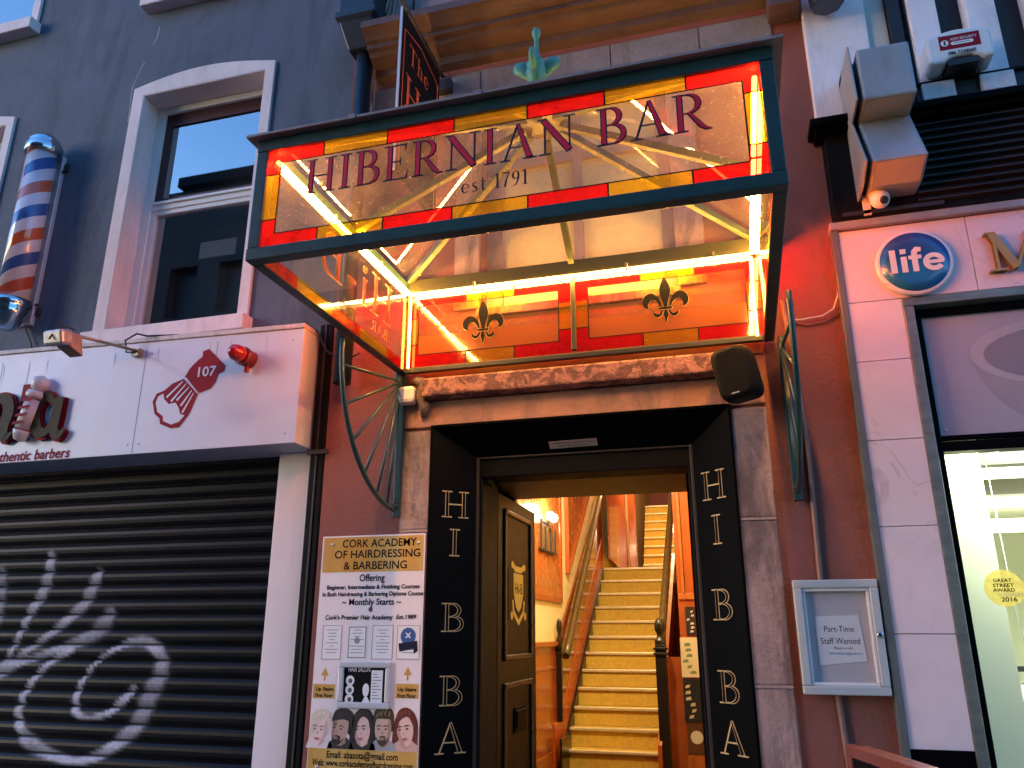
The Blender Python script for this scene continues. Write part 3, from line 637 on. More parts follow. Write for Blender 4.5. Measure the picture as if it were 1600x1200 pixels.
# lettering on the front pane: navy outlines with a red heart
L0 = px(474, 306, y=YF+.016); L1 = px(1112, 200, y=YF+.016); hb = px(478, 262, y=YF+.016).z-px(474, 306, y=YF+.016).z
ww = word_width('HIBERNIAN BAR'); Hh = .155; sx_ = (L1.x-L0.x)/(ww*Hh)
Lz = (L0.z+L1.z)/2
mb = MB(); word(mb, ff, 'HIBERNIAN BAR', L0.x, Lz, Hh, sx=sx_, c=.003); lt_ = mb.build('lettering', m_navy, fp)
mb = MB(); word(mb, ff, 'HIBERNIAN BAR', L0.x, Lz, Hh, sx=sx_, c=.0055, inset=.028, thick_only=True); mb.build('letter_fill', m_redv, lt_)
e0 = px(720, 305, y=YF+.016); e1 = px(826, 288, y=YF+.016); ww = word_width('est 1791')
mb = MB(); word(mb, ff, 'est 1791', e0.x, (e0.z+e1.z)/2+.004, .062, sx=(e1.x-e0.x)/(ww*.062), c=.003); mb.build('lettering', m_navy, fp)
# side panes (left one carries the bar's name, read from outside)
sL = Fr((XL+.0545, 0, 0), (0, -1, 0), (0, 0, 1)); sR = Fr((XR-.0545, 0, 0), (0, 1, 0), (0, 0, 1))
alt5 = [('r', .8), ('y', 1), ('r', .9), ('y', 1), ('r', .8)]
m_side = glass('side pane glass', (.95, .93, .90), .05, .05, (.6, .42, .3), .02, dirt=.3, edge=.85)
lp = border(sL, -YB+.05, Z0+.004, -YF-I, Z1-I, .055, alt5, v3, m_side, 'side_pane'); rp = border(sR, YF+I, Z0+.004, YB-.05, Z1-I, .055, alt5, v3, m_side, 'side_pane')
m_edge = M('copper outline vinyl', (.62, .22, .07), .4, var=.1)
mb = MB(); word(mb, sL, 'Hi-B', .30, 3.215, .22, sx=1.45, c=.003); mb2 = MB(); word(mb2, sL, 'Hi-B', .30, 3.215, .22, sx=1.45, c=-.004, inset=.02)
a_ = mb.build('lettering', m_edge, lp); mb2.build('letter_fill', m_crim, a_)
mb = MB(); word(mb, sL, 'BAR', .34, 3.125, .055, sx=1.5, c=.003); mb.build('lettering', m_edge, lp)
# rear panes with a fleur-de-lis each
rf_ = Fr((0, YB-.020, 0)); alt3 = [('r', 1), ('y', .8), ('r', .9)]
def fleur(mb, fr_, cx, cy, s, c, grow=0.):
    g = grow
    leaf = [(0, .50+g*1.3), (.035+g*.5, .43), (.075+g, .34), (.092+g, .26), (.085+g, .18), (.058+g, .08), (.035+g, .0), (.03+g, -.05-g), (-.03-g, -.05-g), (-.035-g, .0), (-.058-g, .08), (-.085-g, .18), (-.092-g, .26), (-.075-g, .34), (-.035-g*.5, .43)]
    mb.poly(fr_, [(cx+s*a, cy+s*b) for a, b in leaf], c)
    for q in (-1, 1):
        pts, ws = smooth_pts([(.075, -.045), (.095, .03), (.15, .115), (.235, .15), (.305, .10), (.325, .01), (.285, -.06)], [.03, .05, .085, .125, .125, .09, .02])
        mb.ribbon(fr_, [(cx+q*s*a, cy+s*b) for a, b in pts], [s*(k+2*g) for k in ws], c+.0002)
        pts, ws = smooth_pts([(.06, -.115), (.085, -.175), (.13, -.20), (.18, -.175), (.20, -.12)], [.03, .04, .055, .045, .012])
        mb.ribbon(fr_, [(cx+q*s*a, cy+s*b) for a, b in pts], [s*(k+2*g) for k in ws], c+.0004)
    mb.poly(fr_, [(cx+s*a, cy+s*b) for a, b in ((-.105-g, -.055+g), (-.105-g, -.095-g), (.105+g, -.095-g), (.105+g, -.055+g))], c+.0018)
    mb.poly(fr_, [(cx+s*a, cy+s*b) for a, b in ((-.018-g, -.105), (-.045-g, -.19), (-.02-g, -.26), (0, -.35-g), (.02+g, -.26), (.045+g, -.19), (.018+g, -.105))], c+.0022)
for a0, a1, pxc in ((XL+.045, MX-.013, (755, 512)), (MX+.013, XR-.045, (1040, 478))):
    rp_ = border(rf_, a0, Z0+.035, a1, Z1-.075, .068, alt3, [('r', .45), ('y', 1.1), ('r', .5)], m_side, 'rear_pane', split=3.245)
    p = px(*pxc, y=YB-.022)
    mb = MB(); fleur(mb, rf_, p.x, p.z+.010, .315, .003, .006); e_ = mb.build('fleur_outline', m_gold, rp_)
    mb = MB(); fleur(mb, rf_, p.x, p.z+.010, .315, .0065); mb.build('fleur_emblem', m_ink, e_)
# neon along the inside of the top rails
nt_ = MB(); zn = Z1-.075
nt_.tube([(XL+.066, YF+.055, zn), (XL+.066, (YF+YB)/2, zn-.004), (XL+.066, YB-.06, zn)], .0095, 8); n_ = nt_.build('neon_tube_glow', m_neon, cn)
mb = MB(); mb.tube([(XL+.08, YB-.047, zn+.0), (.1, YB-.047, zn-.003), (XR-.08, YB-.047, zn)], .0085, 8); mb.build('neon_tube_glow', m_neon, cn)
mb = MB(); mb.tube([(XR-.066, YB-.06, zn), (XR-.066, (YF+YB)/2, zn-.004), (XR-.066, YF+.055, zn)], .0095, 8); mb.build('neon_tube_glow', m_neon, cn)
mb = MB(); mb.tube([(XR-.075, YB-.055, zn-.02), (XR-.080, YB-.055, 3.3), (XR-.08, YB-.047, Z0+.02)], .007, 8); mb.build('neon_tube_glow', m_neon2, cn)
mb = MB(); mb.tube([(XL+.072, YB-.055, zn-.02), (XL+.072, YB-.055, 3.3), (XL+.072, YB-.055, Z0+.02)], .008, 8); mb.build('neon_tube_glow', m_neon2, cn)  # glowing strip stands for neon light on the rear left corner post
mb = MB()
for p in ((XL+.066, -1.0), (XL+.066, -.5), (XR-.066, -1.0), (XR-.066, -.5)): mb.box(p[0]-.014, p[1]-.006, zn-.014, p[0]+.014, p[1]+.006, Z1-T)
for x in (-.5, 0.35, .8): mb.box(x-.006, YB-.08, zn-.014, x+.006, YB-.055, Z1-.05)
build_split(mb, 'tube_clip', m_steel, cn)

# ------------------------------------------------------------------ iron fan brackets
def bracket(x, label):
    t = thing('fan_bracket', label, 'bracket', (x, -.03, 3.0), 'iron fan brackets under the canopy')
    r_ = .70; yc, zc = -.05, 2.995
    arc = [(x, yc-r_*math.cos(R(a)), zc-r_*math.sin(R(a))*1.03) for a in range(0, 89, 4)]
    mb = MB(); mb.tube(arc, .0125, 8); mb.build('arc', m_green, t)
    mb = MB(); mb.box(x-.018, -.05, 2.24, x+.018, -.012, 3.03); mb.build('wall_bar', m_green, t, bevel=.003)
    for a in (10, 25, 40, 56, 70, 81):
        mb = MB(); mb.tube([(x, yc-.05*math.cos(R(a)), zc-.05*math.sin(R(a))), (x, yc-r_*math.cos(R(a)), zc-r_*math.sin(R(a))*1.03)], .0085, 6); mb.build('spoke', m_green, t)
    mb = MB(); mb.lathe([(.06, -.012), (.06, .012)], (x, yc, zc), (1, 0, 0), 14); mb.build('hub', m_green, t)
    mb = MB(); mb.lathe([(.016, 0), (.016, .012), (.01, .018)], (x, -.05, 2.30), (0, -1, 0), 8); mb.build('bolt', m_iron, t)
    return t
b0 = bracket(XL+.01, 'green iron fan bracket below the canopy, beside the white barber shopfront')
copy_thing(b0, (XR+.03, -.03, 3.0), 'green iron fan bracket seen nearly edge on, right of the black loudspeaker')

# ------------------------------------------------------------------ hanging sign
t = thing('hanging_sign', 'black board sign projecting from the wall with red lettering, above the canopy', 'sign', (-.78, -.03, 4.95))
mb = MB(); mb.box(-.772, -.665, 3.95, -.76, -.09, 5.0); sb = mb.build('board', m_blackm, t, bevel=.003)
mb = MB(); mb.box(-.773, -.672, 3.95, -.759, -.6655, 5.0); mb.build('edge_strip', m_alu, t)
mb = MB(); mb.tube([(-.775, 0, 5.045), (-.775, -.74, 5.06)], .012, 8); mb.tube([(-.775, -.2, 5.05), (-.775, -.2, 4.99)], .006, 6); mb.tube([(-.775, -.58, 5.056), (-.775, -.58, 4.99)], .006, 6); mb.build('bracket_arm', m_iron, t)
mb = MB(); mb.box(-.80, -.06, 4.90, -.70, .0, 4.99); mb.build('wall_fixing', m_iron, t, bevel=.008)
hf = Fr((-.76, 0, 0), (0, 1, 0), (0, 0, 1)); m_sred = M('orange red sign paint', (.58, .09, .03), .45, var=.1)
mb = MB(); word(mb, hf, 'The', -.56, 4.72, .12, sx=1.2, c=.002); word(mb, hf, 'Hi-B', -.60, 4.40, .22, sx=1.2, c=.002)
mb.ribbon(hf, [(-.63, 4.0), (-.63, 4.88), (-.40, 4.93), (-.13, 4.88), (-.13, 4.0)], .010, .002); mb.build('lettering', m_sred, sb)

# ------------------------------------------------------------------ small things on the pub front
t = thing('loudspeaker', 'black loudspeaker mounted at the right end of the pink stone ledge', 'speaker', (.86, -.1, 2.82))
mb = MB(); cx, cz = .868, 2.822
def sup(a, b, n, e=5): return [(a*abs(math.cos(2*math.pi*k/n))**(2/e)*(1 if math.cos(2*math.pi*k/n) >= 0 else -1), b*abs(math.sin(2*math.pi*k/n))**(2/e)*(1 if math.sin(2*math.pi*k/n) >= 0 else -1)) for k in range(n)]
rot = Matrix.Rotation(R(-14), 3, 'Z') @ Matrix.Rotation(R(9), 3, 'X') @ Matrix.Rotation(R(-9), 3, 'Y'); rings = []
for d, k in ((.11, .80), (.05, .95), (-.02, 1.), (-.09, .97), (-.125, .88), (-.132, .6)):
    rings.append([mb.bm.verts.new(Vector((cx, -.20, cz))+rot @ Vector((a*k, d, b*(k*.5+.5)))) for a, b in sup(.094, .128, 28)])
for a, b in zip(rings, rings[1:]):
    for i in range(28): f = mb.bm.faces.new((a[i], b[i], b[(i+1) % 28], a[(i+1) % 28])); f.smooth = True
mb.bm.faces.new(rings[0]); mb.bm.faces.new(rings[-1][::-1])
o = mb.build('cabinet', M('black speaker plastic', (.0045, .004, .0045), .6, var=.2, scale=300, bump=.3, bscale=500, spec=.12), t)
mb = MB(); sfr = Fr(Vector((cx, -.20, cz))+rot @ Vector((-.01, -.1335, -.1)), rot @ Vector((1, 0, 0)), rot @ Vector((0, 0, 1))); mb.rect(sfr, -.018, 0, .018, .006, .0); mb.build('badge', m_alu, t)
mb = MB(); mb.bar((cx, -.10, cz), (cx+.01, 0, cz), .05, .05); mb.build('wall_mount', m_iron, t)
t = tag(MB().box(-.950, -.10, 2.855, -.850, -.022, 2.955).build('junction_box', m_surr, bevel=.022), 'small rounded white box on the wall under the left end of the canopy', 'box')
mb = MB(); mb.tube([(-.86, -.04, 3.0), (-.80, -.05, 2.97), (-.83, -.05, 2.90), (-.80, -.05, 2.84), (-.81, -.03, 2.78)], [.03, .035, .028, .032, .018], 8); tag(mb.build('pipe_stub', M('mortar crusted pipe', (.16, .10, .08), .8, var=.4, scale=20, bump=.8)), 'crusted pipe stub bent round the left end of the pink ledge', 'pipe')
mb = MB(); mb.tube([px(*p, y=-.012) for p in ((1222, 470), (1240, 560), (1262, 700), (1275, 830), (1282, 905), (1310, 1090), (1328, 1200), (1345, 1290))], .013, 8)
tag(mb.build('conduit', M('painted conduit', (.26, .13, .10), .55, var=.1), smooth=True), 'thin painted conduit running down the wall behind the notice case', 'pipe')
mb = MB(); pts = [(1352, 344), (1330, 352), (1316, 366), (1312, 410), (1310, 460), (1303, 483), (1285, 494), (1250, 500), (1235, 500)]
mb.tube([px(*p, y=-.02) for p in pts], .0055, 6); tag(mb.build('cable', M('white flex', (.55, .48, .46), .5)), 'white flex looping across the plum wall near the blue round sign', 'cable')
mb = MB(); pts = [(1308, 530), (1295, 545), (1270, 548), (1240, 500), (1228, 495)]
mb.tube([px(*p, y=-.012) for p in ((1312, 488), (1290, 502), (1262, 508), (1236, 502))], .004, 6); tag(mb.build('cable', M('plum painted flex', (.26, .13, .12), .6)), 'thin plum cable sagging just below the white flex', 'cable')
mb = MB(); pts = [(575, 190), (580, 120), (590, 60), (604, 30), (612, 0), (615, -30)]
for k, (dx, r_) in enumerate(((0, .009), (8, .007), (-6, .007))): mb.tube([px(u+dx*(1+.3*math.sin(i*2+k)), v, y=-.03-.012*k) for i, (u, v) in enumerate([(572, 260)]+pts)], r_, 6)
tag(mb.build('cable_bundle', M('old cream cables', (.34, .24, .18), .6, var=.2)), 'bundle of old cables climbing beside the black downpipe', 'cable')
mb = MB(); mb.tube([px(u, v, y=-.02) for u, v in ((590, 78), (603, 92), (612, 99), (640, 100))], .008, 6); mb.tube([px(u, v, y=-.02) for u, v in ((578, 160), (592, 100), (600, 50))], .006, 6)
tag(mb.build('cable', M('brown flex', (.16, .09, .06), .6)), 'short brown cable bent under the left end of the cornice', 'cable')
# downpipe
t = thing('downpipe', 'dark teal downpipe with square hopper head between grey building and pub', 'pipe', (-1.3, -.1, 3.4))
mb = MB(); m_dp = M('dark teal iron pipe', (.010, .019, .030), .4, var=.25, scale=8, bump=.1)
q = px(562, 200, y=-.10); mb.tube([(q.x, -.10, 3.0), (q.x, -.10, 5.35)], .052, 12); mb.build('pipe', m_dp, t)
zt_ = px(556, 20, y=-.2).z; zb_ = px(556, 68, y=-.2).z
mb = MB(); cxh = q.x-.015; prof_ = [(.125, zt_+.30, .12), (.125, zt_-.0, .12), (.145, zt_-.01, .14), (.145, zt_-.055, .14), (.115, zt_-.085, .12), (.065, zb_-.02, .065)]
rg = [[mb.bm.verts.new((cxh+sx__*w_, -.11+sy__*d_, z_)) for sx__, sy__ in ((-1, -1), (1, -1), (1, .75), (-1, .75))] for w_, z_, d_ in prof_]
for p, r2 in zip(rg, rg[1:]):
    for i in range(4): mb.bm.faces.new((p[i], r2[i], r2[(i+1) % 4], p[(i+1) % 4]))
mb.bm.faces.new(rg[0]); mb.bm.faces.new(rg[-1][::-1])
mb.build('hopper', m_dp, t, bevel=.008)
mb = MB(); mb.box(-1.515, -.005, -.1, -1.425, .12, 3.42); mb.build('lower_casing', m_blackm, t, bevel=.01)
mb = MB(); mb.box(-1.475, -.012, -.1, -1.465, .0, 3.42); mb.box(-1.53, -.02, 2.62, -1.40, .0, 2.645); mb.build('casing_strip', m_iron, t)
mb = MB(); mb.tube([px(u, v, y=-.035) for u, v in ((478, 505), (497, 518), (503, 535), (510, 548), (522, 556), (545, 560), (562, 552))], .007, 6); tag(mb.build('cable', m_iron), 'black cable draped over the corner of the white barber fascia', 'cable')
# notice case
t = thing('notice_case', 'grey lockable notice case with a Part-Time Staff Wanted sheet', 'notice case', (1.195, 0, 1.64))
nx0, nx1, nz0, nz1 = 1.018, 1.370, 1.398, 1.878; NF = facade(-.062)
mb = MB(); mb.box(nx0+.004, -.034, nz0+.004, nx1-.004, -.028, nz1-.004); mb.build('back', M('grey felt backing', (.58, .52, .55), .8, var=.04), t)
mb = MB(); W_ = .036; m_case = M('grey white case frame', (.50, .52, .53), .4, metal=.2, var=.05)
for a, b, c, d_ in ((nx0, nz0, nx1, nz0+W_), (nx0, nz1-W_, nx1, nz1), (nx0, nz0+W_, nx0+W_, nz1-W_), (nx1-W_, nz0+W_, nx1, nz1-W_)): mb.box(a, -.072, b, c, -.027, d_)
mb.build('frame', m_case, t, bevel=.005)
mb = MB(); W2 = .05
for a, b, c, d_ in ((nx0+W_, nz0+W_, nx1-W_, nz0+W2), (nx0+W_, nz1-W2, nx1-W_, nz1-W_), (nx0+W_, nz0+W2, nx0+W2, nz1-W2), (nx1-W2, nz0+W2, nx1-W_, nz1-W2)): mb.box(a, -.062, b, c, -.03, d_)
mb.build('inner_frame', m_upvc, t, bevel=.004)
mb = MB(); mb.rect(facade(-.056), nx0+W2, nz0+W2, nx1-W2, nz1-W2); mb.build('glass', glass('case glass', (.93, .93, .93), .05, .03, (.6, .6, .6), .02, dirt=.1), t)
mb = MB(); mb.lathe([(.013, 0), (.013, .012), (.008, .014)], (nx1-.018, -.072, 1.645), (0, -1, 0), 14); mb.build('lock', m_chrome, t)
cs_ = [px(u, v, y=-.036) for u, v in ((1281, 1040), (1356, 1033), (1341, 961), (1273, 963))]
mb = MB(); PF = facade(-.0355); mb.prism(PF, [(p.x, p.z) for p in cs_], 0, .0008); pp_ = mb.build('paper', m_paper, t)
mb = MB(); c = px(1312, 985, y=-.027); mb.text(PF, 'Part-Time', .036, c.x-.004, c.z-.006, .0012, width=.122); c = px(1314, 1003, y=-.027); mb.text(PF, 'Staff Wanted', .036, c.x-.003, c.z-.008, .0012, width=.160)
c = px(1316, 1013, y=-.027); mb.text(PF, 'Please e-mail', .015, c.x+.003, c.z-.004, .0012, width=.075); mb.build('lettering', m_ink, pp_)
mb = MB(); c = px(1320, 1020, y=-.027); mb.text(PF, 'hibernianbar@gmail.com', .016, c.x+.004, c.z-.007, .0012, width=.135); mb.build('lettering', flat('link blue', (.06, .16, .42)), pp_)
# sandwich board corner at the foot of the picture
t = thing('sandwich_board', 'orange wooden framed sandwich board, just its top corner in view', 'sandwich board', (1.25, -.3, 0))
c0 = px(1327, 1162, y=-.22); c1 = px(1392, 1206, y=-.55); c1.z = c0.z-.002; m_sb = M('varnished red wood', (.19, .055, .042), .3, var=.3, scale=6, coat=.3)
ud = Vector((c1.x-c0.x, c1.y-c0.y, 0)).normalized()
for nm_, off, dz in (('frame', 0., 0.), ('rear_frame', .055, -.006)):
    bf_ = Fr(Vector((c0.x, c0.y, 0))+Vector((-ud.y, ud.x, 0))*off, ud, (0, 0, 1)); H_ = c0.z+dz; mb = MB()
    mb.prism(bf_, [(0, 0), (.05, 0), (.05, H_-.045), (.05, H_), (0, H_)], -.02, .02); mb.prism(bf_, [(.05, H_-.045), (.55, H_-.045), (.55, H_), (.05, H_)], -.0195, .0195); mb.prism(bf_, [(.55, 0), (.60, 0), (.60, H_), (.55, H_)], -.02, .02); mb.prism(bf_, [(.05, .15), (.55, .15), (.55, .2), (.05, .2)], -.019, .019)
    mb.build(nm_, m_sb, t, bevel=.005)
    if not off: mb = MB(); mb.prism(bf_, [(.05, .2), (.55, .2), (.55, H_-.045), (.05, H_-.045)], -.008, .008); mb.build('chalk_panel', m_blackm, t)

# ------------------------------------------------------------------ grey barber building
YW = .08
bb = thing('barber_building', 'slate grey rendered building with cream window surrounds above a barber shopfront', 'building', (-4, .08, 0))
W1 = (-3.19, 3.56, -2.155, 5.47)
dx2 = -2.33; hw = [W1, (W1[0]+dx2, W1[1], W1[2]+dx2, W1[3]), (W1[0]+dx2, 6.44, W1[2]+dx2, 8.1), (W1[0], 6.36, W1[2], 8.1)]
mb = MB(); mb.wall(-9., -1.45, 3.2, 9.5, YW, YW+.35, hw); mb.build('wall', m_slate, bb)
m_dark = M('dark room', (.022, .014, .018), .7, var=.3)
for k, (a, b0_, c, d_) in enumerate(hw):
    mb = MB(); e = .095
    mb.box(a-e, YW-.022, b0_, a, YW+.03, d_+.0); mb.box(c, YW-.022, b0_, c+e*.75, YW+.03, d_)
    n = 14; top = [(a-e+(c-a+1.75*e)*i/n, d_+.055+.095*math.sin(math.pi*(i/n*.92+.06))) for i in range(n+1)]
    mb.prism(facade(YW), [(a-e, d_+.001)]+[(c+.75*e, d_+.001)]+top[::-1], -.03, .022)
    for xx0, xx1, zz0, zz1 in ((a-.004, a+.006, b0_, d_), (c-.006, c+.004, b0_, d_), (a+.006, c-.006, d_-.006, d_+.004)): mb.box(xx0, YW-.018, zz0, xx1, YW+.20, zz1)
    wv = mb.build('window', m_surr, bb)
    mb = MB(); mb.box(a-e*1.2, YW-.10, b0_-.105, c+e*1.1, YW+.2, b0_); mb.build('sill', m_surr, wv, bevel=.008)
    f = MB(); ya_, yb_ = YW+.14, YW+.20; tz = b0_+(d_-b0_)*.545
    f.box(a+.008, ya_, b0_+.001, a+.075, yb_, d_-.008); f.box(c-.075, ya_, b0_+.001, c-.008, yb_, d_-.008)
    for z0_, z1_ in ((b0_+.001, b0_+.075), (d_-.065, d_-.008), (tz-.03, tz+.045)): f.box(a+.075, ya_+.003, z0_, c-.075, yb_, z1_)
    f.box(a+.09, ya_-.012, tz+.012, c-.09, ya_+.003, tz+.032)
    f.box(a+.075, ya_+.012, b0_+.075, a+.118, yb_-.004, tz-.03); f.box(c-.118, ya_+.012, b0_+.075, c-.075, yb_-.004, tz-.03)
    f.box(a+.118, ya_+.013, b0_+.075, c-.118, yb_-.004, b0_+.112); f.box(a+.118, ya_+.013, tz-.066, c-.118, yb_-.004, tz-.03)
    f.build('frame', m_upvc, wv, bevel=.004)
    f = MB()
    for q in ((a+.075, tz+.045, a+.125, d_-.065), (c-.125, tz+.045, c-.075, d_-.065), (a+.125, d_-.17, c-.125, d_-.065), (a+.125, tz+.045, c-.125, tz+.075)): f.box(q[0], YW+.165, q[1], q[2], YW+.195, q[3])
    f.build('sash', m_maroon, wv)
    f = MB(); f.rect(facade(YW+.178), a+.12, tz+.05, c-.12, d_-.06); f.rect(facade(YW+.178), a+.118, b0_+.11, c-.118, tz-.06); f.build('pane', m_pane, wv)
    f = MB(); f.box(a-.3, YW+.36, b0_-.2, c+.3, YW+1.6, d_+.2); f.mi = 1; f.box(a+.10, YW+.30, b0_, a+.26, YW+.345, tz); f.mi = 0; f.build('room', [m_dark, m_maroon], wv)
mb = MB(); mb.box(-2.75, YW+.27, 4.20, -2.45, YW+.28, 4.33); mb.build('room_notice', M('grey notice', (.30, .30, .33), .5), bb)
# spidery hairline cracks in the render
mb = MB()
for pts in ([(250, 40), (246, 58), (240, 70)], [(226, 97), (218, 112), (212, 125), (206, 140), (203, 165), (200, 190)]):
    q = [px(u, v, y=YW-.001) for u, v in pts]; mb.ribbon(facade(YW-.0012), [(p.x, p.z) for p in q], [.006+.006*random.random() for _ in q])
mb.build('crack', M('pale crack filler', (.30, .31, .34), .8), bb)
# shopfront: fascia, soffit, pilaster
mb = MB(); fx1 = -1.53; zt1, zt0 = 3.345, 3.44
fp4 = [(-7., 2.66), (fx1, 2.66), (fx1, zt1), (-7., 3.47)]
mb.prism(facade(YW+.12), fp4, 0, YW+.12+.15); fas = mb.build('fascia', m_white, bb, bevel=.004)
mb = MB(); mb.prism(facade(YW+.0), [(-7., 3.471), (fx1+.004, zt1+.001), (fx1+.004, zt1+.03), (-7., 3.50)], 0, YW+.16); mb.build('flashing', m_flash, fas, bevel=.004)
mb = MB(); mb.box(-1.765, YW, -.1, -1.535, YW+.2, 2.659); mb.build('pilaster', M('white pilaster with warm bounce', (.80, .71, .74), .4, var=.04, scale=2.2, stain=(.6, .5, .54), stain_amt=.3, grime=.1), bb, bevel=.004)  # warm bounced street light is put into the white paint
mb = MB()
for x in (-2.62, -3.75): mb.box(x-.0015, -.1512, 2.665, x+.0015, -.149, 3.34)
mb.build('panel_seam', M('dark seam', (.22, .20, .21), .7), fas)
mb = MB(); random.seed(4)
for x, z in ((-1.60, 2.72), (-1.60, 3.28), (-2.58, 2.72), (-2.58, 3.29), (-2.66, 2.72), (-2.66, 3.29), (-3.1, 2.71)): mb.lathe([(.008, 0), (.007, .003), (0, .004)], (x, -.150, z), (0, -1, 0), 10)
build_split(mb, 'screw', m_alu, fas)
mb = MB()
for k in range(9):
    x = -1.62-2.3*random.random(); z = 3.32; ln = .05+.16*random.random(); mb.ribbon(facade(-.1504), [(x, z), (x+.002, z-ln*.5), (x-.001, z-ln)], [.006, .004, .001])
mb.build('rain_stain', M('grey rain streak', (.42, .39, .40), .7), fas)
# raised shop name, its end in view
m_olv = M('olive letter face', (.040, .034, .014), .6, var=.3, scale=30, spec=.15); FF = facade(-.151)
def raised(mb, pts, ws, c=.035):
    pts, ws = smooth_pts(pts, ws, 6)
    mb.mi = 0; mb.ribbon(FF, pts, [k+.028 for k in ws], c-.012); mb.mi = 1; mb.ribbon(FF, pts, ws, c)
    mb.mi = 0
    for d_ in (.004, .012, .020): mb.ribbon(FF, pts, [k+.026 for k in ws], d_)
def fp_(u, v): q = px(u, v, y=-.151); return (q.x, q.z)
nm = MB()
raised(nm, [fp_(u, v) for u, v in ((94, 632), (80, 622), (66, 634), (60, 656), (66, 676), (78, 676), (88, 660), (97, 635))], [.03, .06, .075, .085, .075, .05, .04, .05]); raised(nm, [fp_(u, v) for u, v in ((101, 622), (94, 650), (90, 672), (97, 682), (106, 672))], [.06, .075, .07, .05, .02])
raised(nm, [fp_(u, v) for u, v in ((-8, 635), (4, 625), (18, 628), (20, 645), (12, 670), (14, 686), (24, 678))], [.03, .05, .075, .085, .08, .05, .02]); raised(nm, [fp_(u, v) for u, v in ((-18, 688), (-8, 655), (2, 622))], [.07, .075, .06])
nm.build('shop_name', [m_crim, m_olv], fas)
ip = MB(); ax = Vector((.235, 0, 1)).normalized(); b0p = Vector((fp_(38, 687)[0], -.185, fp_(38, 687)[1])); L_ = .40
def ipt(h): return b0p+ax*h
m_polew = M('pole enamel', (.6, .55, .55), .3)
ip.lathe([(.0, -.02), (.035, -.01), (.05, .03), (.055, .05)], b0p, ax, 14); ip.lathe([(.05, .06), (.05, .25)], b0p, ax, 14); ip.lathe([(.055, .26), (.06, .285), (.05, .31)], b0p, ax, 14); ip.lathe([(.01, .30), (.045, .325), (.055, .36), (.045, .395), (.0, .415)], b0p, ax, 16)
io = ip.build('pole_letter', m_polew, fas)
mb = MB(); su = Vector((ax.z, 0, -ax.x)); pfz = Fr(b0p+Vector((0, -.052, 0)), su, ax)
for k in range(4): mb.poly(pfz, [(-.045, .07+k*.05), (.045, .095+k*.05), (.045, .115+k*.05), (-.045, .09+k*.05)])
mb.build('stripe', m_crim, io)
mb = MB(); mb.ribbon(FF, [fp_(33, 690), fp_(40, 650), fp_(50, 600)], [.13, .13, .13], .002); mb.build('backing', m_crim, fas)
mb = MB(); q = px(108, 713, y=-.151); mb.text(FF, 'authentic barbers', .088, q.x, q.z-.004, .002, align='RIGHT', shear=.12, bold=.002); mb.build('lettering', m_crim, fas)
# shaving brush emblem with 107
def z5(a, b): return fp_(a*.35, 400+b*.35)
em = MB(); hd = [z5(*p) for p in ((935, 415), (1008, 490), (1000, 515), (975, 525), (965, 560), (940, 592), (890, 612), (826, 540), (850, 500), (885, 465), (905, 450), (908, 425))]
em.poly(FF, hd, .0015)
em.poly(FF, [z5(*p) for p in ((820, 548), (884, 616), (852, 690), (838, 715), (800, 765), (762, 770), (715, 750), (712, 725), (690, 705), (682, 650), (700, 615), (735, 600), (770, 570))], .0015); e0_ = em.build('brush_emblem', m_crim, fas)
em = MB(); em.poly(FF, [z5(*p) for p in ((730, 615), (735, 640), (755, 662), (785, 655), (800, 680), (805, 705), (825, 712), (800, 740), (765, 753), (730, 738), (728, 715), (703, 695), (697, 655), (708, 628))], .003)
for a, b in (((818, 560), (745, 632)), ((833, 570), (765, 650)), ((846, 585), (790, 645)), ((858, 600), (808, 670)), ((866, 612), (815, 700))):
    em.ribbon(FF, [z5(*a), z5(*b)], [.006, .014], .0032)
em.ribbon(FF, [z5(832, 545), z5(880, 610)], .008, .0034)
q = z5(920, 515); em.text(FF, '107', .085, q[0], q[1]-.030, .0036, width=.125, bold=.0015); em.build('emblem_detail', m_white, e0_)
# roller shutter with sprayed tag
YS = .17; PITCH = .0862
t = thing('roller_shutter', 'black roller shutter sprayed with a pale looping tag', 'shutter', (-3.6, YS, 0))
strokes = [([(15, 330), (15, 420), (0, 545)], [60, 62, 50], .75), ([(240, 250), (225, 340), (200, 420), (150, 500), (120, 560), (85, 630), (50, 700), (0, 770), (-60, 830)], [40, 62, 58, 46, 36, 30, 28, 32, 30], .9),
 ([(450, 330), (420, 400), (385, 470), (320, 530), (250, 590), (170, 650), (100, 700), (0, 775)], [42, 66, 58, 48, 36, 30, 30, 30], .9), ([(500, 510), (470, 560), (420, 610), (350, 640), (270, 670), (190, 700), (110, 725), (0, 790)], [60, 88, 70, 46, 38, 34, 34, 36], .9),
 ([(330, 670), (260, 710), (200, 760), (150, 820), (110, 890), (92, 960), (105, 1030), (150, 1090), (220, 1130), (330, 1165), (430, 1150), (510, 1105), (580, 1050), (630, 990), (660, 920), (690, 850), (725, 780), (730, 710), (690, 650), (620, 635), (540, 660), (450, 720), (385, 800), (350, 880), (345, 940), (375, 970), (430, 972), (490, 955), (540, 915), (585, 870), (612, 835)], [34, 30, 28, 30, 34, 40, 52, 74, 50, 34, 40, 52, 66, 76, 84, 88, 78, 66, 52, 42, 24, 18, 22, 34, 38, 30, 22, 28, 36, 34, 14], 1.)]
SP = []
for pts, ws, amt in strokes:
    pts, ws = smooth_pts(pts, ws, 3)
    Q = [px(a*.35, 780+b*.35, y=YS) for a, b in pts]
    for i in range(len(Q)-1): SP.append(((Q[i].x, Q[i].z), (Q[i+1].x, Q[i+1].z), ws[i]*.35/235, ws[i+1]*.35/235, amt))
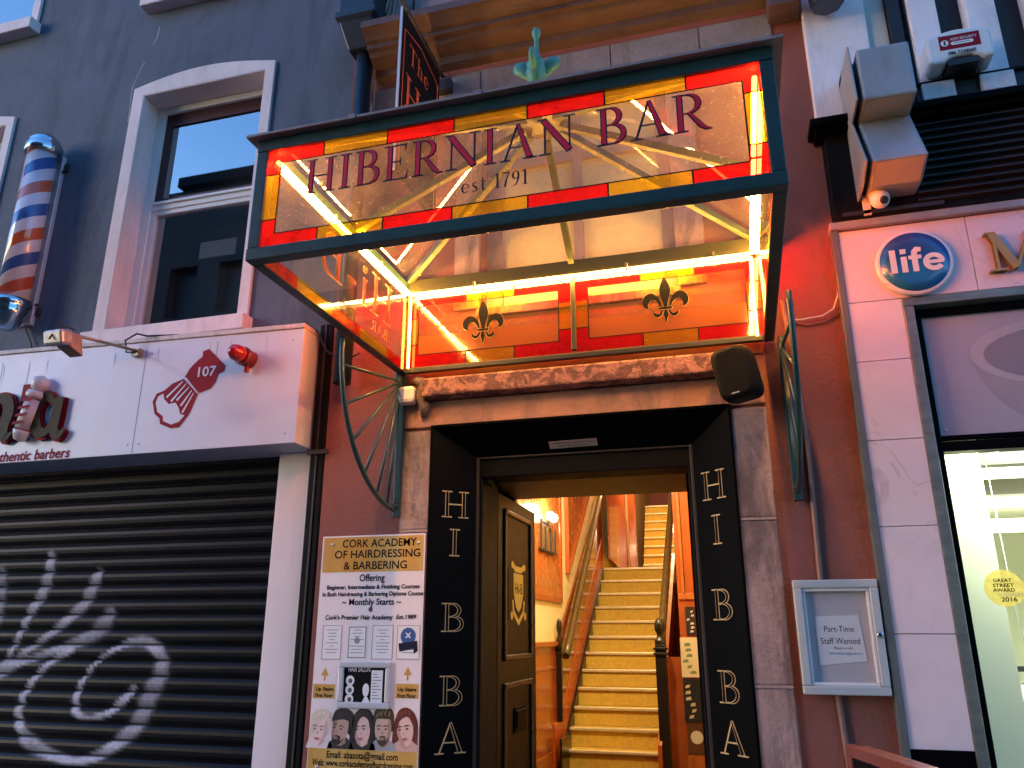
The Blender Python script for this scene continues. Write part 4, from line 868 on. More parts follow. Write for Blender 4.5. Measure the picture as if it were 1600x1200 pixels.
def spray(x, z):
    v = 0.
    for (ax_, az_), (bx_, bz_), w0, w1, amt in SP:
        dx, dz = bx_-ax_, bz_-az_; l2 = dx*dx+dz*dz or 1e-9; tt = min(1, max(0, ((x-ax_)*dx+(z-az_)*dz)/l2))
        d = math.hypot(x-ax_-dx*tt, z-az_-dz*tt); ww_ = (w0+(w1-w0)*tt)*.66
        if d < ww_: k = 1-d/ww_; v = max(v, .95*amt*min(1., k*1.9)**1.3*min(1., .05/(w0+(w1-w0)*tt)+.34))
    return v
bm = bmesh.new(); col = bm.loops.layers.color.new('spray')
xs_ = [-6.5, -4.6]+[-4.4+.022*i for i in range(int((4.4-1.768)/.022)+1)]+[-1.768]; zz = []
prof_s = [(0, 0), (.06, -.010), (.22, -.020), (.42, -.022), (.64, -.018), (.84, -.006), (.90, .004), (.96, .006)]
for k in range(22):
    for a, d in prof_s: zz.append((2.70-(k+a)*PITCH, YS+d))
grid = [[bm.verts.new((x, y_, z)) for x in xs_] for z, y_ in zz]; val = {}
for rw, (z, y_) in zip(grid, zz):
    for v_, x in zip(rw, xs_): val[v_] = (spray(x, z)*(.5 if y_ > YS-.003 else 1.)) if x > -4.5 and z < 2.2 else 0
for a, b in zip(grid, grid[1:]):
    for i in range(len(xs_)-1):
        f = bm.faces.new((a[i], b[i], b[i+1], a[i+1])); f.smooth = False
        for lp_ in f.loops: lp_[col] = (val[lp_.vert],)*3+(1,)
mb = MB(); mb.bm.free(); mb.bm = bm
ms, tt_, bs = node_mat('sprayed black shutter')
at = tt_.nodes.new('ShaderNodeVertexColor'); at.layer_name = 'spray'
nz = noise(tt_, 3, 6, .6, (1, 1, 10)); rr_ = ramp(tt_, nz.outputs[0], [(.3, (.0035, .004, .0055)), (.75, (.009, .0105, .0145))])
nn_ = noise(tt_, 45, 4); mul = tt_.nodes.new('ShaderNodeMath'); mul.operation = 'MULTIPLY'; r5 = ramp(tt_, nn_.outputs[0], [(.3, (.72,)*3), (.6, (1, 1, 1))])
tt_.links.new(at.outputs[0], mul.inputs[0]); tt_.links.new(r5.outputs[0], mul.inputs[1])
tt_.links.new(mixc(tt_, mul.outputs[0], rr_.outputs[0], (.58, .58, .67)), bs.inputs['Base Color']); bs.inputs['Roughness'].default_value = .42; bs.inputs['Specular IOR Level'].default_value = .16
mb.build('curtain', ms, t)
mb = MB(); mb.box(-6.5, YS+.03, -.1, -1.766, YS+.05, 2.8); mb.build('backing', m_iron, t)
mb = MB(); mb.box(-6.5, YS-.04, -.1, -1.766, YS+.028, .80); mb.build('lower_curtain', m_blackm, t)
mb = MB(); mb.box(-1.80, YS-.03, -.1, -1.766, YS+.03, 2.655); mb.build('guide', m_blackm, t)
# floodlight on an arm
rt_ = px(218, 546, y=-.16); t = thing('sign_floodlight', 'small floodlight on a thin arm over the white barber fascia', 'lamp', (rt_.x, -.15, rt_.z))
hd_ = px(92, 530, x=rt_.x); nk = px(112, 522, x=rt_.x)
mb = MB(); mb.box(rt_.x-.03, -.19, rt_.z-.05, rt_.x+.02, -.148, rt_.z+.0); mb.tube([(rt_.x, -.17, rt_.z-.015), nk], .0095, 8); mb.build('arm', m_steel, t)
mb = MB(); mb.bar(hd_+Vector((0, -.045, -.005)), hd_+Vector((0, .03, .015)), .13, .085); mb.build('head', M('weathered lamp body', (.36, .36, .37), .4, metal=.5, var=.3, scale=20), t, bevel=.015)
mb = MB(); mb.prism(Fr(hd_+Vector((.05, 0, 0)), (0, 1, 0), (0, 0, 1)), [(.03, .05), (.03, -.03), (.13, -.06), (.10, .05)], -.09, -.0); mb.build('shade', M('rusty lamp shade', (.28, .19, .14), .6, var=.3, scale=20), t, bevel=.004)
mb = MB(); lp2 = [rt_+Vector((.02, -.02, -.03)), rt_+Vector((-.05, -.05, -.03)), rt_+Vector((-.07, -.05, .05)), rt_+Vector((0, -.04, .09)), rt_+Vector((.07, -.03, .07)), rt_+Vector((.11, .0, .08)), rt_+Vector((.25, .03, .08))]; mb.tube(lp2, .006, 6); mb.tube([nk+Vector((.0, .02, .03)), nk+Vector((0, -.04, .03)), hd_+Vector((0, -.03, .055)), hd_+Vector((0, -.06, -.02))], .005, 6); mb.build('flex', m_iron, t)
# red beacon
q = px(392, 563, y=-.15); t = thing('alarm_beacon', 'red domed alarm beacon on the white fascia beside the brush emblem', 'beacon', tuple(q))
ba = Vector((-.18, -1, .10)); m_bea = M('red beacon dome', (.30, .008, .008), .15, var=.1, coat=.6)
mb = MB(); mb.lathe([(.052, 0), (.052, .05), (.056, .055), (.056, .075)], q, ba, 20); mb.build('base', M('red beacon base', (.16, .02, .015), .5, var=.3, scale=30), t)
mb = MB(); mb.lathe([(.050, .076), (.050, .10), (.046, .13), (.034, .155), (.015, .168), (0, .17)], q, ba, 20); mb.build('dome', m_bea, t)
mb = MB(); mb.box(q.x-.01, -.19, q.z-.085, q.x+.01, -.17, q.z-.045); mb.build('gland', m_bea, t)
# barber pole
YP = -.06; tp, bt = px(68, 240, y=YP), px(18, 475, y=YP); XPc = (tp.x+bt.x)/2; RP = .102
zt_p, zb_p = tp.z+.0, bt.z
t = thing('barber_pole', 'red white and blue striped barber pole with chrome caps on the grey wall', 'barber pole', (XPc, YW, zb_p))
mpl, tt_, bs = node_mat('spiral stripes'); tc = tt_.nodes.new('ShaderNodeTexCoord'); sp_ = tt_.nodes.new('ShaderNodeSeparateXYZ'); tt_.links.new(tc.outputs['Object'], sp_.inputs[0])
def mth(op, a, b=None):
    n = tt_.nodes.new('ShaderNodeMath'); n.operation = op
    for k, v_ in enumerate((a, b)):
        if v_ is None: continue
        if isinstance(v_, (int, float)): n.inputs[k].default_value = v_
        else: tt_.links.new(v_, n.inputs[k])
    return n.outputs[0]
ang = mth('ARCTAN2', mth('SUBTRACT', sp_.outputs[1], YP), mth('SUBTRACT', sp_.outputs[0], XPc))
PH = .385; u_ = mth('FRACT', mth('ADD', mth('DIVIDE', sp_.outputs[2], PH), mth('ADD', mth('MULTIPLY', ang, -1/(2*math.pi)), 10.34)))
rmp = ramp(tt_, u_, [(0, (.045, .10, .30)), (.25, (.62, .58, .62)), (.5, (.52, .10, .035)), (.75, (.62, .58, .62))]); rmp.color_ramp.interpolation = 'CONSTANT'
tt_.links.new(rmp.outputs[0], bs.inputs['Base Color']); bs.inputs['Roughness'].default_value = .12; bs.inputs['Coat Weight'].default_value = .6
mb = MB(); mb.lathe([(RP, zb_p), (RP, zt_p)], (XPc, YP, 0), n=40); mb.build('cylinder', mpl, t)
mb = MB(); mb.lathe([(RP+.018, zt_p-.02), (RP+.022, zt_p), (RP+.022, zt_p+.05), (RP+.01, zt_p+.06), (RP+.012, zt_p+.075), (RP-.0, zt_p+.10), (RP-.04, zt_p+.14), (RP-.09, zt_p+.158), (0, zt_p+.162)], (XPc, YP, 0), n=36); mb.build('cap', m_chrome, t)
mb = MB(); mb.lathe([(0, zb_p-.20), (.04, zb_p-.19), (.075, zb_p-.15), (RP-.005, zb_p-.09), (RP+.014, zb_p-.05), (RP+.005, zb_p-.04), (RP+.022, zb_p-.02), (RP+.022, zb_p+.02)], (XPc, YP, 0), n=36); mb.build('cap', m_chrome, t)
mb = MB(); mb.box(XPc-.075, YW-.035, zb_p-.12, XPc+.078, YW-.002, zt_p+.03); mb.build('backplate', m_alu, t, bevel=.004)
mb = MB()
for zz_ in (zb_p-.02, zt_p-.06): mb.box(XPc+.085, YW-.02, zz_-.03, XPc+.115, YW-.001, zz_+.03)
for zz_ in (zb_p+.03, zt_p-.1): mb.lathe([(.012, 0), (.012, .01)], (XPc+.086, YW-.025, zz_), (1, 0, 0), 8)
build_split(mb, 'fixing', m_iron, t)
mb = MB(); mb.tube([px(u, v, y=YW-.02) for u, v in ((36, 500), (42, 520), (48, 535), (50, 545))], .006, 6); tag(mb.build('cable', m_iron), 'black cable hanging from the foot of the barber pole', 'cable')

# ------------------------------------------------------------------ academy poster board and its snap frame
BF = facade(-.034); bx0, bx1, bz1, bz0 = -1.374, -.776, 2.150, .86
t = thing('poster_board', 'tall white hairdressing academy poster with gold bands and five portraits', 'poster', ((bx0+bx1)/2, -.03, bz0))
mb = MB(); mb.box(bx0, -.034, bz0, bx1, -.0275, bz1); mb.build('board', M('pink white print', (.86, .75, .78), .35, var=.03), t)
mg, tg, bg_ = node_mat('gold print'); nz = noise(tg, 1.3, 2, .4, (3, 1, .2)); rr_ = ramp(tg, nz.outputs[0], [(.35, (.56, .28, .04)), (.65, (.68, .43, .14))]); tg.links.new(rr_.outputs[0], bg_.inputs['Base Color']); bg_.inputs['Roughness'].default_value = .38
def bp(u, v): q = px(u, v, y=-.0345); return q.x, q.z
zA = bp(590, 893)[1]; zB = bp(570, 1172)[1]
mb = MB(); mb.rect(BF, bx0+.008, zA, bx1-.008, bz1-.008, .0008); mb.rect(BF, bx0+.004, bz0+.01, bx1-.004, zB, .0008); build_split(mb, 'gold_band', mg, t); mb = MB()
for cx_ in (506, 636):
    for v in (1080,): q = bp(cx_, v); mb.rect(BF, q[0]-.062, q[1]-.034, q[0]+.062, q[1]+.034, .0008); mb.poly(BF, [(q[0]-.022, q[1]+.075), (q[0]+.022, q[1]+.075), (q[0], q[1]+.115)], .0008); mb.rect(BF, q[0]-.005, q[1]+.05, q[0]+.005, q[1]+.075, .0008)
build_split(mb, 'arrow_label', mg, t)
tx = MB(); cxm = (bx0+bx1)/2
for s_, u, v, wdt, sz in (('CORK ACADEMY', 592, 854, .430, .058), ('OF HAIRDRESSING', 589, 871, .495, .058), ('& BARBERING', 586, 889, .365, .058), ('Offering', 581, 908, .145, .052), ('Beginner, Intermediate & Finishing Courses', 582, 920, .530, .030), ('In Both Hairdressing & Barbering Diploma Course', 581, 931, .575, .030), ('~ Monthly Starts ~', 580, 945, .335, .045), ('@', 579, 954, .024, .026), ("Cork's Premier Hair Academy", 560, 968, .385, .032), ('Est.1989', 634, 967, .112, .030), ('Up Stairs', 507, 1079, .10, .024), ('First Floor', 506, 1089, .10, .024), ('Up Stairs', 636, 1080, .10, .024), ('First Floor', 635, 1090, .10, .024), ('Email: abasota@gmail.com', 565, 1186, .385, .045), ('Web: www.corkacademyofhairdressing.com', 565, 1199, .545, .042)):
    q = bp(u, v); tx.text(BF, s_, sz, q[0], q[1], .0016, width=wdt, bold=.0008, shear=.2 if s_ == 'Est.1989' else 0)
tx.build('lettering', m_ink, t)
# four certificates and the blue rosette
cf_ = MB(); cl = MB()
for k, (u0, u1) in enumerate(((502, 533), (541, 573), (580, 613), (619, 655))):
    a, b = bp(u0, 1030), bp(u1+2, 977); mc_ = cf_; mc_.rect(BF, a[0], a[1], b[0], b[1], .0012)
    for j in range(8):
        if k == 3 and j < 5: continue
        yy = b[1]-.025-j*(b[1]-a[1]-.04)/8; ww_ = (b[0]-a[0])*(.62, .4, .5, .3, .66, .2, .7, .55)[(j+k) % 8]; c_ = (a[0]+b[0])/2; cl.rect(BF, c_-ww_/2, yy, c_+ww_/2, yy+.0035, .0018)
    if k != 1:
        for e in ((a[0], a[1], b[0], a[1]+.0025), (a[0], b[1]-.0025, b[0], b[1]), (a[0], a[1], a[0]+.0025, b[1]), (b[0]-.0025, a[1], b[0], b[1])): cl.rect(BF, *e, .0022)
    if k == 1:
        for e in ((a[0]+.008, a[1]+.006, b[0]-.008, a[1]+.011), (a[0]+.008, b[1]-.011, b[0]-.008, b[1]-.006), (a[0]+.006, a[1]+.006, a[0]+.011, b[1]-.006), (b[0]-.011, a[1]+.006, b[0]-.006, b[1]-.006)): cl.rect(BF, *e, .0022)
        cl.disc(BF, (a[0]+b[0])/2, b[1]-.075, .016, .0022, 14)
build_split(cf_, 'certificate', m_paper, t); cl.build('certificate_print', flat('grey print', (.30, .24, .22)), t)
q = bp(638, 994); mb = MB(); n = 40; mb.poly(BF, [(q[0]+(.040+.003*(k % 2))*math.cos(2*math.pi*k/n), q[1]+(.040+.003*(k % 2))*math.sin(2*math.pi*k/n)) for k in range(n)], .0024); mb.build('rosette', flat('rosette blue', (.03, .09, .30)), t)
mb = MB(); mb.poly(BF, [(q[0]-.052, q[1]-.035), (q[0]+.05, q[1]-.022), (q[0]+.055, q[1]-.07), (q[0]+.035, q[1]-.085), (q[0]+.03, q[1]-.06), (q[0]-.045, q[1]-.075)], .0028); mb.build('ribbon', m_navy, t)
mb = MB()
for a_ in (45, 135): mb.ribbon(BF, [(q[0]-.018*math.cos(R(a_)), q[1]+.004-.018*math.sin(R(a_))), (q[0]+.018*math.cos(R(a_)), q[1]+.004+.018*math.sin(R(a_)))], .006, .003)
mb.build('rosette_mark', m_paper, t)
# portraits: flat printed heads
def oval(cx_, cy_, a, b, n=22, sq=0): return [(cx_+a*math.cos(2*math.pi*k/n), cy_+b*math.sin(2*math.pi*k/n)*(1 if math.sin(2*math.pi*k/n) > 0 else 1.12)) for k in range(n)]
def blob(pts, n=5):
    m = len(pts); o = []
    for i in range(m):
        a, b, c, d = pts[i-1], pts[i], pts[(i+1) % m], pts[(i+2) % m]
        for k in range(n):
            t = k/n; o.append(tuple(.5*((2*b[j])+(-a[j]+c[j])*t+(2*a[j]-5*b[j]+4*c[j]-d[j])*t*t+(-a[j]+3*b[j]-3*c[j]+d[j])*t**3) for j in (0, 1)))
    return o
#        skin, shade, hair, hair light, clothes, turn, tilt, hair back outline, fringe outline, beard
HEADS = [((.86, .62, .58), (.66, .42, .40), (.72, .58, .48), (.88, .78, .70), (.80, .66, .68), -.010, -.10, [(-.058, -.03), (-.064, .03), (-.045, .085), (.0, .102), (.045, .09), (.06, .05), (.05, .0), (.03, -.02)], [(-.056, -.04), (-.05, .03), (-.03, .08), (.02, .095), (.055, .06), (.03, .062), (.0, .05), (-.02, .02), (-.035, -.02)], 0),
 ((.55, .33, .25), (.36, .20, .15), (.013, .011, .012), (.05, .045, .05), (.02, .02, .026), -.020, -.22, [(-.05, .02), (-.06, .055), (-.045, .09), (.0, .105), (.045, .09), (.062, .045), (.055, -.01), (.03, .0)], [(-.062, .04), (-.052, .085), (.0, .104), (.05, .08), (.058, .03), (.045, .01), (.04, .045), (.0, .052), (-.045, .036)], .5),
 ((.78, .50, .44), (.58, .33, .29), (.016, .007, .008), (.09, .035, .03), (.02, .015, .02), -.012, .08, [(-.075, -.12), (-.072, -.02), (-.055, .06), (-.01, .10), (.045, .085), (.07, .02), (.078, -.06), (.075, -.12)], [(-.066, -.05), (-.056, .04), (-.02, .095), (.03, .09), (.058, .04), (.058, -.04), (.04, .0), (.03, .045), (.0, .062), (-.03, .03), (-.045, -.03)], 0),
 ((.66, .42, .33), (.45, .26, .19), (.06, .032, .016), (.42, .28, .12), (.34, .33, .37), -.004, .0, [(-.05, .0), (-.058, .05), (-.045, .095), (.0, .108), (.045, .092), (.056, .045), (.05, -.005), (.0, .02)], [(-.054, .035), (-.046, .09), (.0, .107), (.046, .088), (.053, .03), (.042, .048), (.0, .052), (-.04, .05)], .8),
 ((.80, .52, .44), (.58, .32, .26), (.13, .02, .010), (.36, .09, .035), (.66, .40, .33), -.010, .16, [(-.072, -.11), (-.08, -.05), (-.06, .03), (-.03, .09), (.015, .102), (.055, .07), (.072, .0), (.088, -.06), (.08, -.12)], [(-.06, -.04), (-.052, .03), (-.015, .092), (.03, .095), (.06, .04), (.062, -.05), (.043, .01), (.02, .058), (-.02, .05), (-.04, .02)], 0)]
for k, u in enumerate((500, 533, 567, 599, 634)):
    sk, sh, hc, hl_, tp, tn, tl, back, fr_g, beard = HEADS[k]; X_, Z_ = bp(u, 1141); ph = MB(); ct, s_t = math.cos(tl), math.sin(tl); X_ += .0
    P_ = lambda pts: [(min(bx1-.005, max(bx0+.005, X_+a*ct-b*s_t)), max(zB+.0006, Z_+a*s_t+b*ct)) for a, b in pts]
    ph.mi = 1; ph.poly(BF, P_(blob(back)), .0012)
    ph.mi = 2; ph.poly(BF, [(X_-.074, zB+.0005), (X_+.074, zB+.0005), (X_+.064, zB+.03), (X_+.028, zB+.055), (X_-.028, zB+.055), (X_-.064, zB+.03)], .0015 if k != 4 else .0014)
    ph.mi = 6; ph.poly(BF, [(X_-.022, Z_-.03), (X_+.026, Z_-.03), (X_+.030, zB+.028), (X_, zB+.012), (X_-.028, zB+.028)], .0018)
    egg = blob([(-.044, .02), (-.040, -.025), (-.022, -.062), (.0, -.074), (.022, -.062), (.040, -.025), (.044, .02), (.03, .062), (.0, .072), (-.03, .062)])
    ph.mi = 0; ph.poly(BF, P_([(a+tn*.4, b) for a, b in egg]), .0021)
    sd = 1 if k in (0, 3) else -1
    ph.mi = 6; ph.poly(BF, P_([(tn*.4+sd*a, b) for a, b in blob([(.044, .02), (.040, -.025), (.022, -.062), (.006, -.072), (.016, -.04), (.026, -.01), (.024, .03), (.034, .05)])]), .0024)
    if beard: ph.mi = 1; ph.poly(BF, P_([(tn*.5+a, b) for a, b in blob([(-.036, -.03), (-.022, -.060), (.0, -.074), (.022, -.060), (.036, -.03), (.018, -.048), (.016, -.030), (.0, -.026), (-.016, -.030), (-.018, -.048)])]), .0026)
    ph.mi = 1; ph.poly(BF, P_(blob(fr_g)), .0030)
    ph.mi = 5
    for q in range(4): a0 = -.04+.022*q; ph.ribbon(BF, P_([(a0, .070-.6*abs(a0)*.5), (a0*1.02+.004, .085-.5*abs(a0)), (a0*.8+.01, .094-.3*abs(a0))]), [.002, .005, .002], .0034)
    ph.mi = 3
    for e in (-.019, .019):
        ph.poly(BF, P_([(tn+e-.010, .004), (tn+e-.002, .010), (tn+e+.008, .006), (tn+e+.001, .0015)]), .0044); ph.ribbon(BF, P_([(tn+e-.014, .017), (tn+e, .022), (tn+e+.012, .018)]), [.003, .005, .003], .0044)
    ph.mi = 6; ph.poly(BF, P_([(tn-.002, .004), (tn+.003*sd, -.010), (tn+.009, -.018), (tn-.008, -.018), (tn-.004, -.008)]), .0036)
    ph.mi = 4; ph.poly(BF, P_(blob([(tn-.016, -.038), (tn-.005, -.0335), (tn+.005, -.0335), (tn+.016, -.038), (tn, -.047)], 3)), .0046)
    ph.build('portrait', [flat('skin tone', sk), M('hair print', hc, .5, var=.35, scale=50, stretch=(4, 1, .6)), flat('clothes print', tp), flat('feature print', sc(hc, .5) if k else (.16, .09, .07)), flat('lip print', (.50, .15, .15) if k not in (1, 3) else sc(sh, .9)), flat('hair light', hl_), flat('skin shade', sh)], t)
mb = MB()
for u, v in ((654, 848), (520, 851), (495, 1198)): q = bp(u, v); mb.lathe([(.009, 0), (.008, .006), (.0, .008)], (q[0], -.034, q[1]), (0, -1, 0), 10)
build_split(mb, 'screw', m_alu, t)
a, b = bp(527, 1106), bp(613, 1034)
t = thing('snap_frame', 'silver snap frame with a black hair salon leaflet fixed over the academy poster', 'picture frame', ((a[0]+b[0])/2, -.035, a[1]))
mb = MB(); W_ = .030
for p, q_, r_, s_ in ((a[0], a[1], b[0], a[1]+W_), (a[0], b[1]-W_, b[0], b[1]), (a[0], a[1]+W_, a[0]+W_, b[1]-W_), (b[0]-W_, a[1]+W_, b[0], b[1]-W_)): mb.box(p, -.052, q_, r_, -.036, s_)
mb.build('frame', M('satin silver frame', (.60, .60, .64), .35, var=.03, metal=.25), t, bevel=.006)
SF = facade(-.0385); mb = MB(); mb.rect(SF, a[0]+W_, a[1]+W_, b[0]-W_, b[1]-W_, .0); lf_ = mb.build('leaflet', m_ink, t)
iw, ih = b[0]-a[0]-2*W_, b[1]-a[1]-2*W_; ox, oz = a[0]+W_, a[1]+W_
mb = MB(); mb.text(SF, 'HAIR SALON', .036, ox+.36*iw, oz+ih*.88, .001, width=iw*.52); mb.rect(SF, ox+.66*iw, oz, ox+.93*iw, oz+.93*ih, .001)
for k in range(3): mb.disc(SF, ox+.15*iw, oz+ih*(.08+.27*k), .024, .001, 18)
mb.poly(SF, oval(ox+.54*iw, oz+.36*ih, .018, .030), .001); mb.poly(SF, [(ox+.46*iw, oz), (ox+.65*iw, oz), (ox+.58*iw, oz+.16*ih), (ox+.52*iw, oz+.16*ih)], .001); mb.build('leaflet_print', m_paper, lf_)
mb = MB()
for k in range(9): mb.rect(SF, ox+.69*iw, oz+ih*(.10+.088*k), ox+iw*(.90-.05*(k % 3)), oz+ih*(.10+.088*k)+.003, .0016)
for k in range(3): mb.disc(SF, ox+.16*iw, oz+ih*(.07+.27*k), .012, .0016, 8)
mb.build('leaflet_text', flat('grey ink', (.09, .08, .09)), lf_)

# ------------------------------------------------------------------ pharmacy
ph_ = thing('pharmacy_building', 'pharmacy with pale marble pilaster, black louvred panel and black and white stripes above', 'building', (2, 0, 0))
MY = -.05
m_stucW = M('white painted stucco', (.86, .77, .79), .6, var=.07, scale=3, bump=.25, bscale=40, stain=(.42, .36, .36), stain_amt=.4, grime=.15)
m_stucK = M('black painted stucco', (.012, .011, .014), .55, var=.3, scale=4, bump=.2)
mb = MB(); mb.box(1.405, .0, 3.2, 6., .4, 9.); mb.box(1.405, .0, -.1, 1.66, .4, 3.2); mb.build('wall', m_stucK, ph_)
# marble slabs
mb = MB(); zs = [.45, 1.212, 1.653, 2.073, 2.475, 2.79, 3.012, 3.60]; zs = [1.195, 1.648, 2.105, 2.500, 2.885, 3.190]
mb.box(1.412, MY, zs[0], 1.652, 0, zs[1]-.002)
for a, b in zip(zs[1:], zs[2:]): mb.box(1.412, MY-.0005*random.random(), a+.0015, 1.652, 0, b-.0015)
for a, b in ((1.412, 1.985), (1.988, 2.9), (2.903, 4.2)): mb.box(a, MY-.0007*random.random(), 3.1915, b, 0, 3.580)
ml, tl_, bl_ = node_mat('veined marble'); n0 = noise(tl_, 1.5, 3, .55, (1.6, 1, 1.1), 1.4); rv = ramp(tl_, n0.outputs[0], [(.480, (.74, .62, .66)), (.495, (.54, .43, .47)), (.509, (.74, .62, .66))]); n1 = noise(tl_, 7, 6, .6); r1 = ramp(tl_, n1.outputs[0], [(.3, (.70, .59, .63)), (.7, (.78, .65, .69))]); n2 = noise(tl_, 1.1, 3, .5); r2 = ramp(tl_, n2.outputs[0], [(.42, (0, 0, 0)), (.6, (.8, .8, .8))])
tl_.links.new(mixc(tl_, r2.outputs[0], r1.outputs[0], rv.outputs[0]), bl_.inputs['Base Color']); bl_.inputs['Roughness'].default_value = .24
mb.build('marble_cladding', ml, ph_, bevel=.0015)
mb = MB(); mb.box(1.412, MY+.004, -.1, 1.652, .0, 1.193); mb.build('plinth', m_black, ph_)
mb = MB(); mb.box(1.378, MY-.012, -.1, 1.410, .02, 3.60); mb.build('edge_trim', m_trim, ph_, bevel=.003)
mb = MB(); mb.box(1.375, MY-.03, 3.585, 6, .0, 3.625); mb.build('head_trim', M('grey head trim', (.33, .30, .30), .5, metal=.3, var=.25, scale=10), ph_, bevel=.004)
# louvre panel and projecting black ledge
mb = MB(); mb.box(1.408, -.085, 3.626, 6., .0, 4.12)
lv = mb.build('louvre_panel', m_blackm, ph_)
mb = MB()
for k in range(11):
    z = 3.665+k*.042; mb.prism(Fr((1.79, -.086, z), (0, -1, 0), (0, 0, 1)), [(0, 0), (.022, .004), (.022, .010), (0, .032)], 0, -4.2)
mb.build('slat', M('black louvre slat', (.022, .020, .022), .5, var=.2, spec=.3), lv)
mb = MB(); mb.box(1.335, -.17, 4.150, 6., .0, 4.19); mb.box(1.36, -.14, 4.121, 6, .0, 4.149); mb.build('ledge', m_black, ph_, bevel=.008)
# white pillar and stripes
mb = MB(); mb.box(1.385, -.06, 4.192, 1.70, .05, 9.); pl = mb.build('white_pillar', m_stucW, ph_, bevel=.006)
mb = MB(); mb.box(1.703, -.04, 4.35, 1.80, .05, 9); mb.build('white_return', M('cream return', (.60, .56, .48), .6, var=.08), ph_)
mb = MB(); mb.box(1.805, -.075, 4.192, 1.868, .04, 9); mb.build('black_pilaster', m_stucK, ph_, bevel=.004)
mb = MB()
for x0_, x1_ in ((1.902, 2.035), (2.168, 2.303), (2.44, 2.575), (2.71, 2.84)): mb.box(x0_, -.09, 4.345, x1_, .02, 9); mb.box(x0_-.008, -.105, 4.232, x1_+.010, .02, 4.330)
build_split(mb, 'white_stripe', m_stucW, ph_, bevel=.004)
mb = MB(); mb.box(1.87, -.082, 4.192, 6, .0, 4.34); mb.build('black_skirting', m_stucK, ph_)
mb = MB(); mb.box(1.87, -.10, 4.331, 6, .0, 4.344); mb.build('moulding', m_blackm, ph_)
# shop window: steel reveal, black frame, picture panel above, lit display below
mb = MB(); mb.box(1.653, MY-.004, -.1, 1.70, .03, 3.146); mb.box(1.653, MY-.004, 3.147, 6., .03, 3.190); ws = mb.build('window', m_steel, ph_, bevel=.003)
mb = MB(); mb.box(1.7005, -.006, -.1, 1.735, .08, 3.14); mb.box(1.7355, -.005, 3.105, 6, .08, 3.14); mb.box(1.7355, -.005, 2.44, 6, .08, 2.485); mb.box(1.7355, .0, 2.49, 6, .08, 2.515); mb.build('frame', m_black, ws, bevel=.004)
mb = MB(); mb.rect(facade(.055), 1.735, .0, 6, 2.44); mb.build('pane', m_shopgl, ws)
mgp, tgp, bgp = node_mat('grey poster'); nz = noise(tgp, .8, 2, .4); rr_ = ramp(tgp, nz.outputs[0], [(.3, (.34, .32, .38)), (.7, (.44, .41, .47))]); tgp.links.new(rr_.outputs[0], bgp.inputs['Base Color']); bgp.inputs['Roughness'].default_value = .25
mb = MB(); mb.box(1.737, .022, 2.516, 6, .04, 3.104); tp_ = mb.build('picture_panel', mgp, ws)
# printed mortar bowl
BFp = facade(.021); mb = MB(); bx, bz = 2.35, 2.90
mb.mi = 0; mb.poly(BFp, [(bx-.425, bz), (bx-.41, bz-.10), (bx-.36, bz-.21), (bx-.26, bz-.31), (bx-.16, bz-.36), (bx-.15, bz-.386), (bx+.15, bz-.386), (bx+.16, bz-.36), (bx+.36, bz-.21), (bx+.425, bz)], .0004)
mb.mi = 1; mb.poly(BFp, oval(bx, bz, .43, .16, 40), .0008); mb.mi = 2; mb.poly(BFp, oval(bx+.01, bz-.01, .385, .13, 40), .0012); mb.mi = 3; mb.poly(BFp, oval(bx+.10, bz+.0, .28, .085, 36), .0016)
mb.build('printed_bowl', [flat('bowl side print', (.31, .295, .33)), flat('bowl rim print', (.42, .40, .44)), flat('bowl inside print', (.24, .225, .25)), flat('bowl shade print', (.15, .14, .16))], tp_)
mb = MB(); mb.lathe([(.007, 0), (.006, .004)], (1.765, .022, 2.545), (0, -1, 0), 10); mb.build('screw', m_alu, tp_)
# lit display behind the glass
m_disp = M('pale display lining', (.80, .80, .60), .5, var=.03)
mb = MB(); mb.box(1.66, .30, .2, 1.955, .34, 2.60); mb.build('display_panel', m_disp, ph_)
mb = MB(); mb.box(1.60, .35, -.1, 1.66, 5., 3.2); mb.box(1.6, 5., -.1, 6, 5.1, 3.2); mb.build('shop_wall', m_disp, ph_)
mb = MB(); mb.box(1.66, .3, 2.62, 6, 5, 2.72); mb.build('shop_ceiling', m_disp, ph_)
mb = MB(); mb.box(1.66, .1, -.1, 6, 5, 0); mb.build('shop_floor', M('pale shop floor', (.4, .38, .33), .4), ph_)
mb = MB()
for k, (y, z) in enumerate(((.7, 2.50), (1.1, 2.40), (1.9, 2.47), (2.6, 2.36))): mb.box(1.97, y, z, 6, y+.10, z+.09)
build_split(mb, 'ceiling_baffle', M('grey baffle', (.30, .29, .25), .6), ph_)
mb = MB(); m_shelf = M('black shelving', (.02, .02, .02), .4)
for k in range(7): mb.box(2.02, .75, .45+k*.17, 2.9, .80, .475+k*.17)
for x in (2.02, 2.4): mb.box(x, .76, .3, x+.022, .79, 1.55)
sh_ = mb.build('display_shelves', m_shelf, ph_)
mb = MB()
for k in range(6):
    for j in range(5): x = 2.06+j*.11; mb.box(x, .78, .476+k*.17, x+.07, .84, .476+k*.17+.08+.04*random.random())
mb.build('stock', M('white boxed stock', (.60, .62, .60), .5, var=.3, scale=14), sh_)
mb = MB(); mb.tube([(2.02, .45, 2.6), (2.03, .45, 1.9), (2.06, .46, 1.2)], .0025, 5); mb.build('hanging_wire', m_alu, ph_)
mb = MB(); mb.box(2.05, .55, 2.56, 3.2, .62, 2.60); mb.lathe([(.0, 0), (.02, .0), (.02, .02)], (2.055, .40, 2.50), n=12); mb.build('strip_light', emit('shop strip light', (.93, 1., .80), 2), ph_)
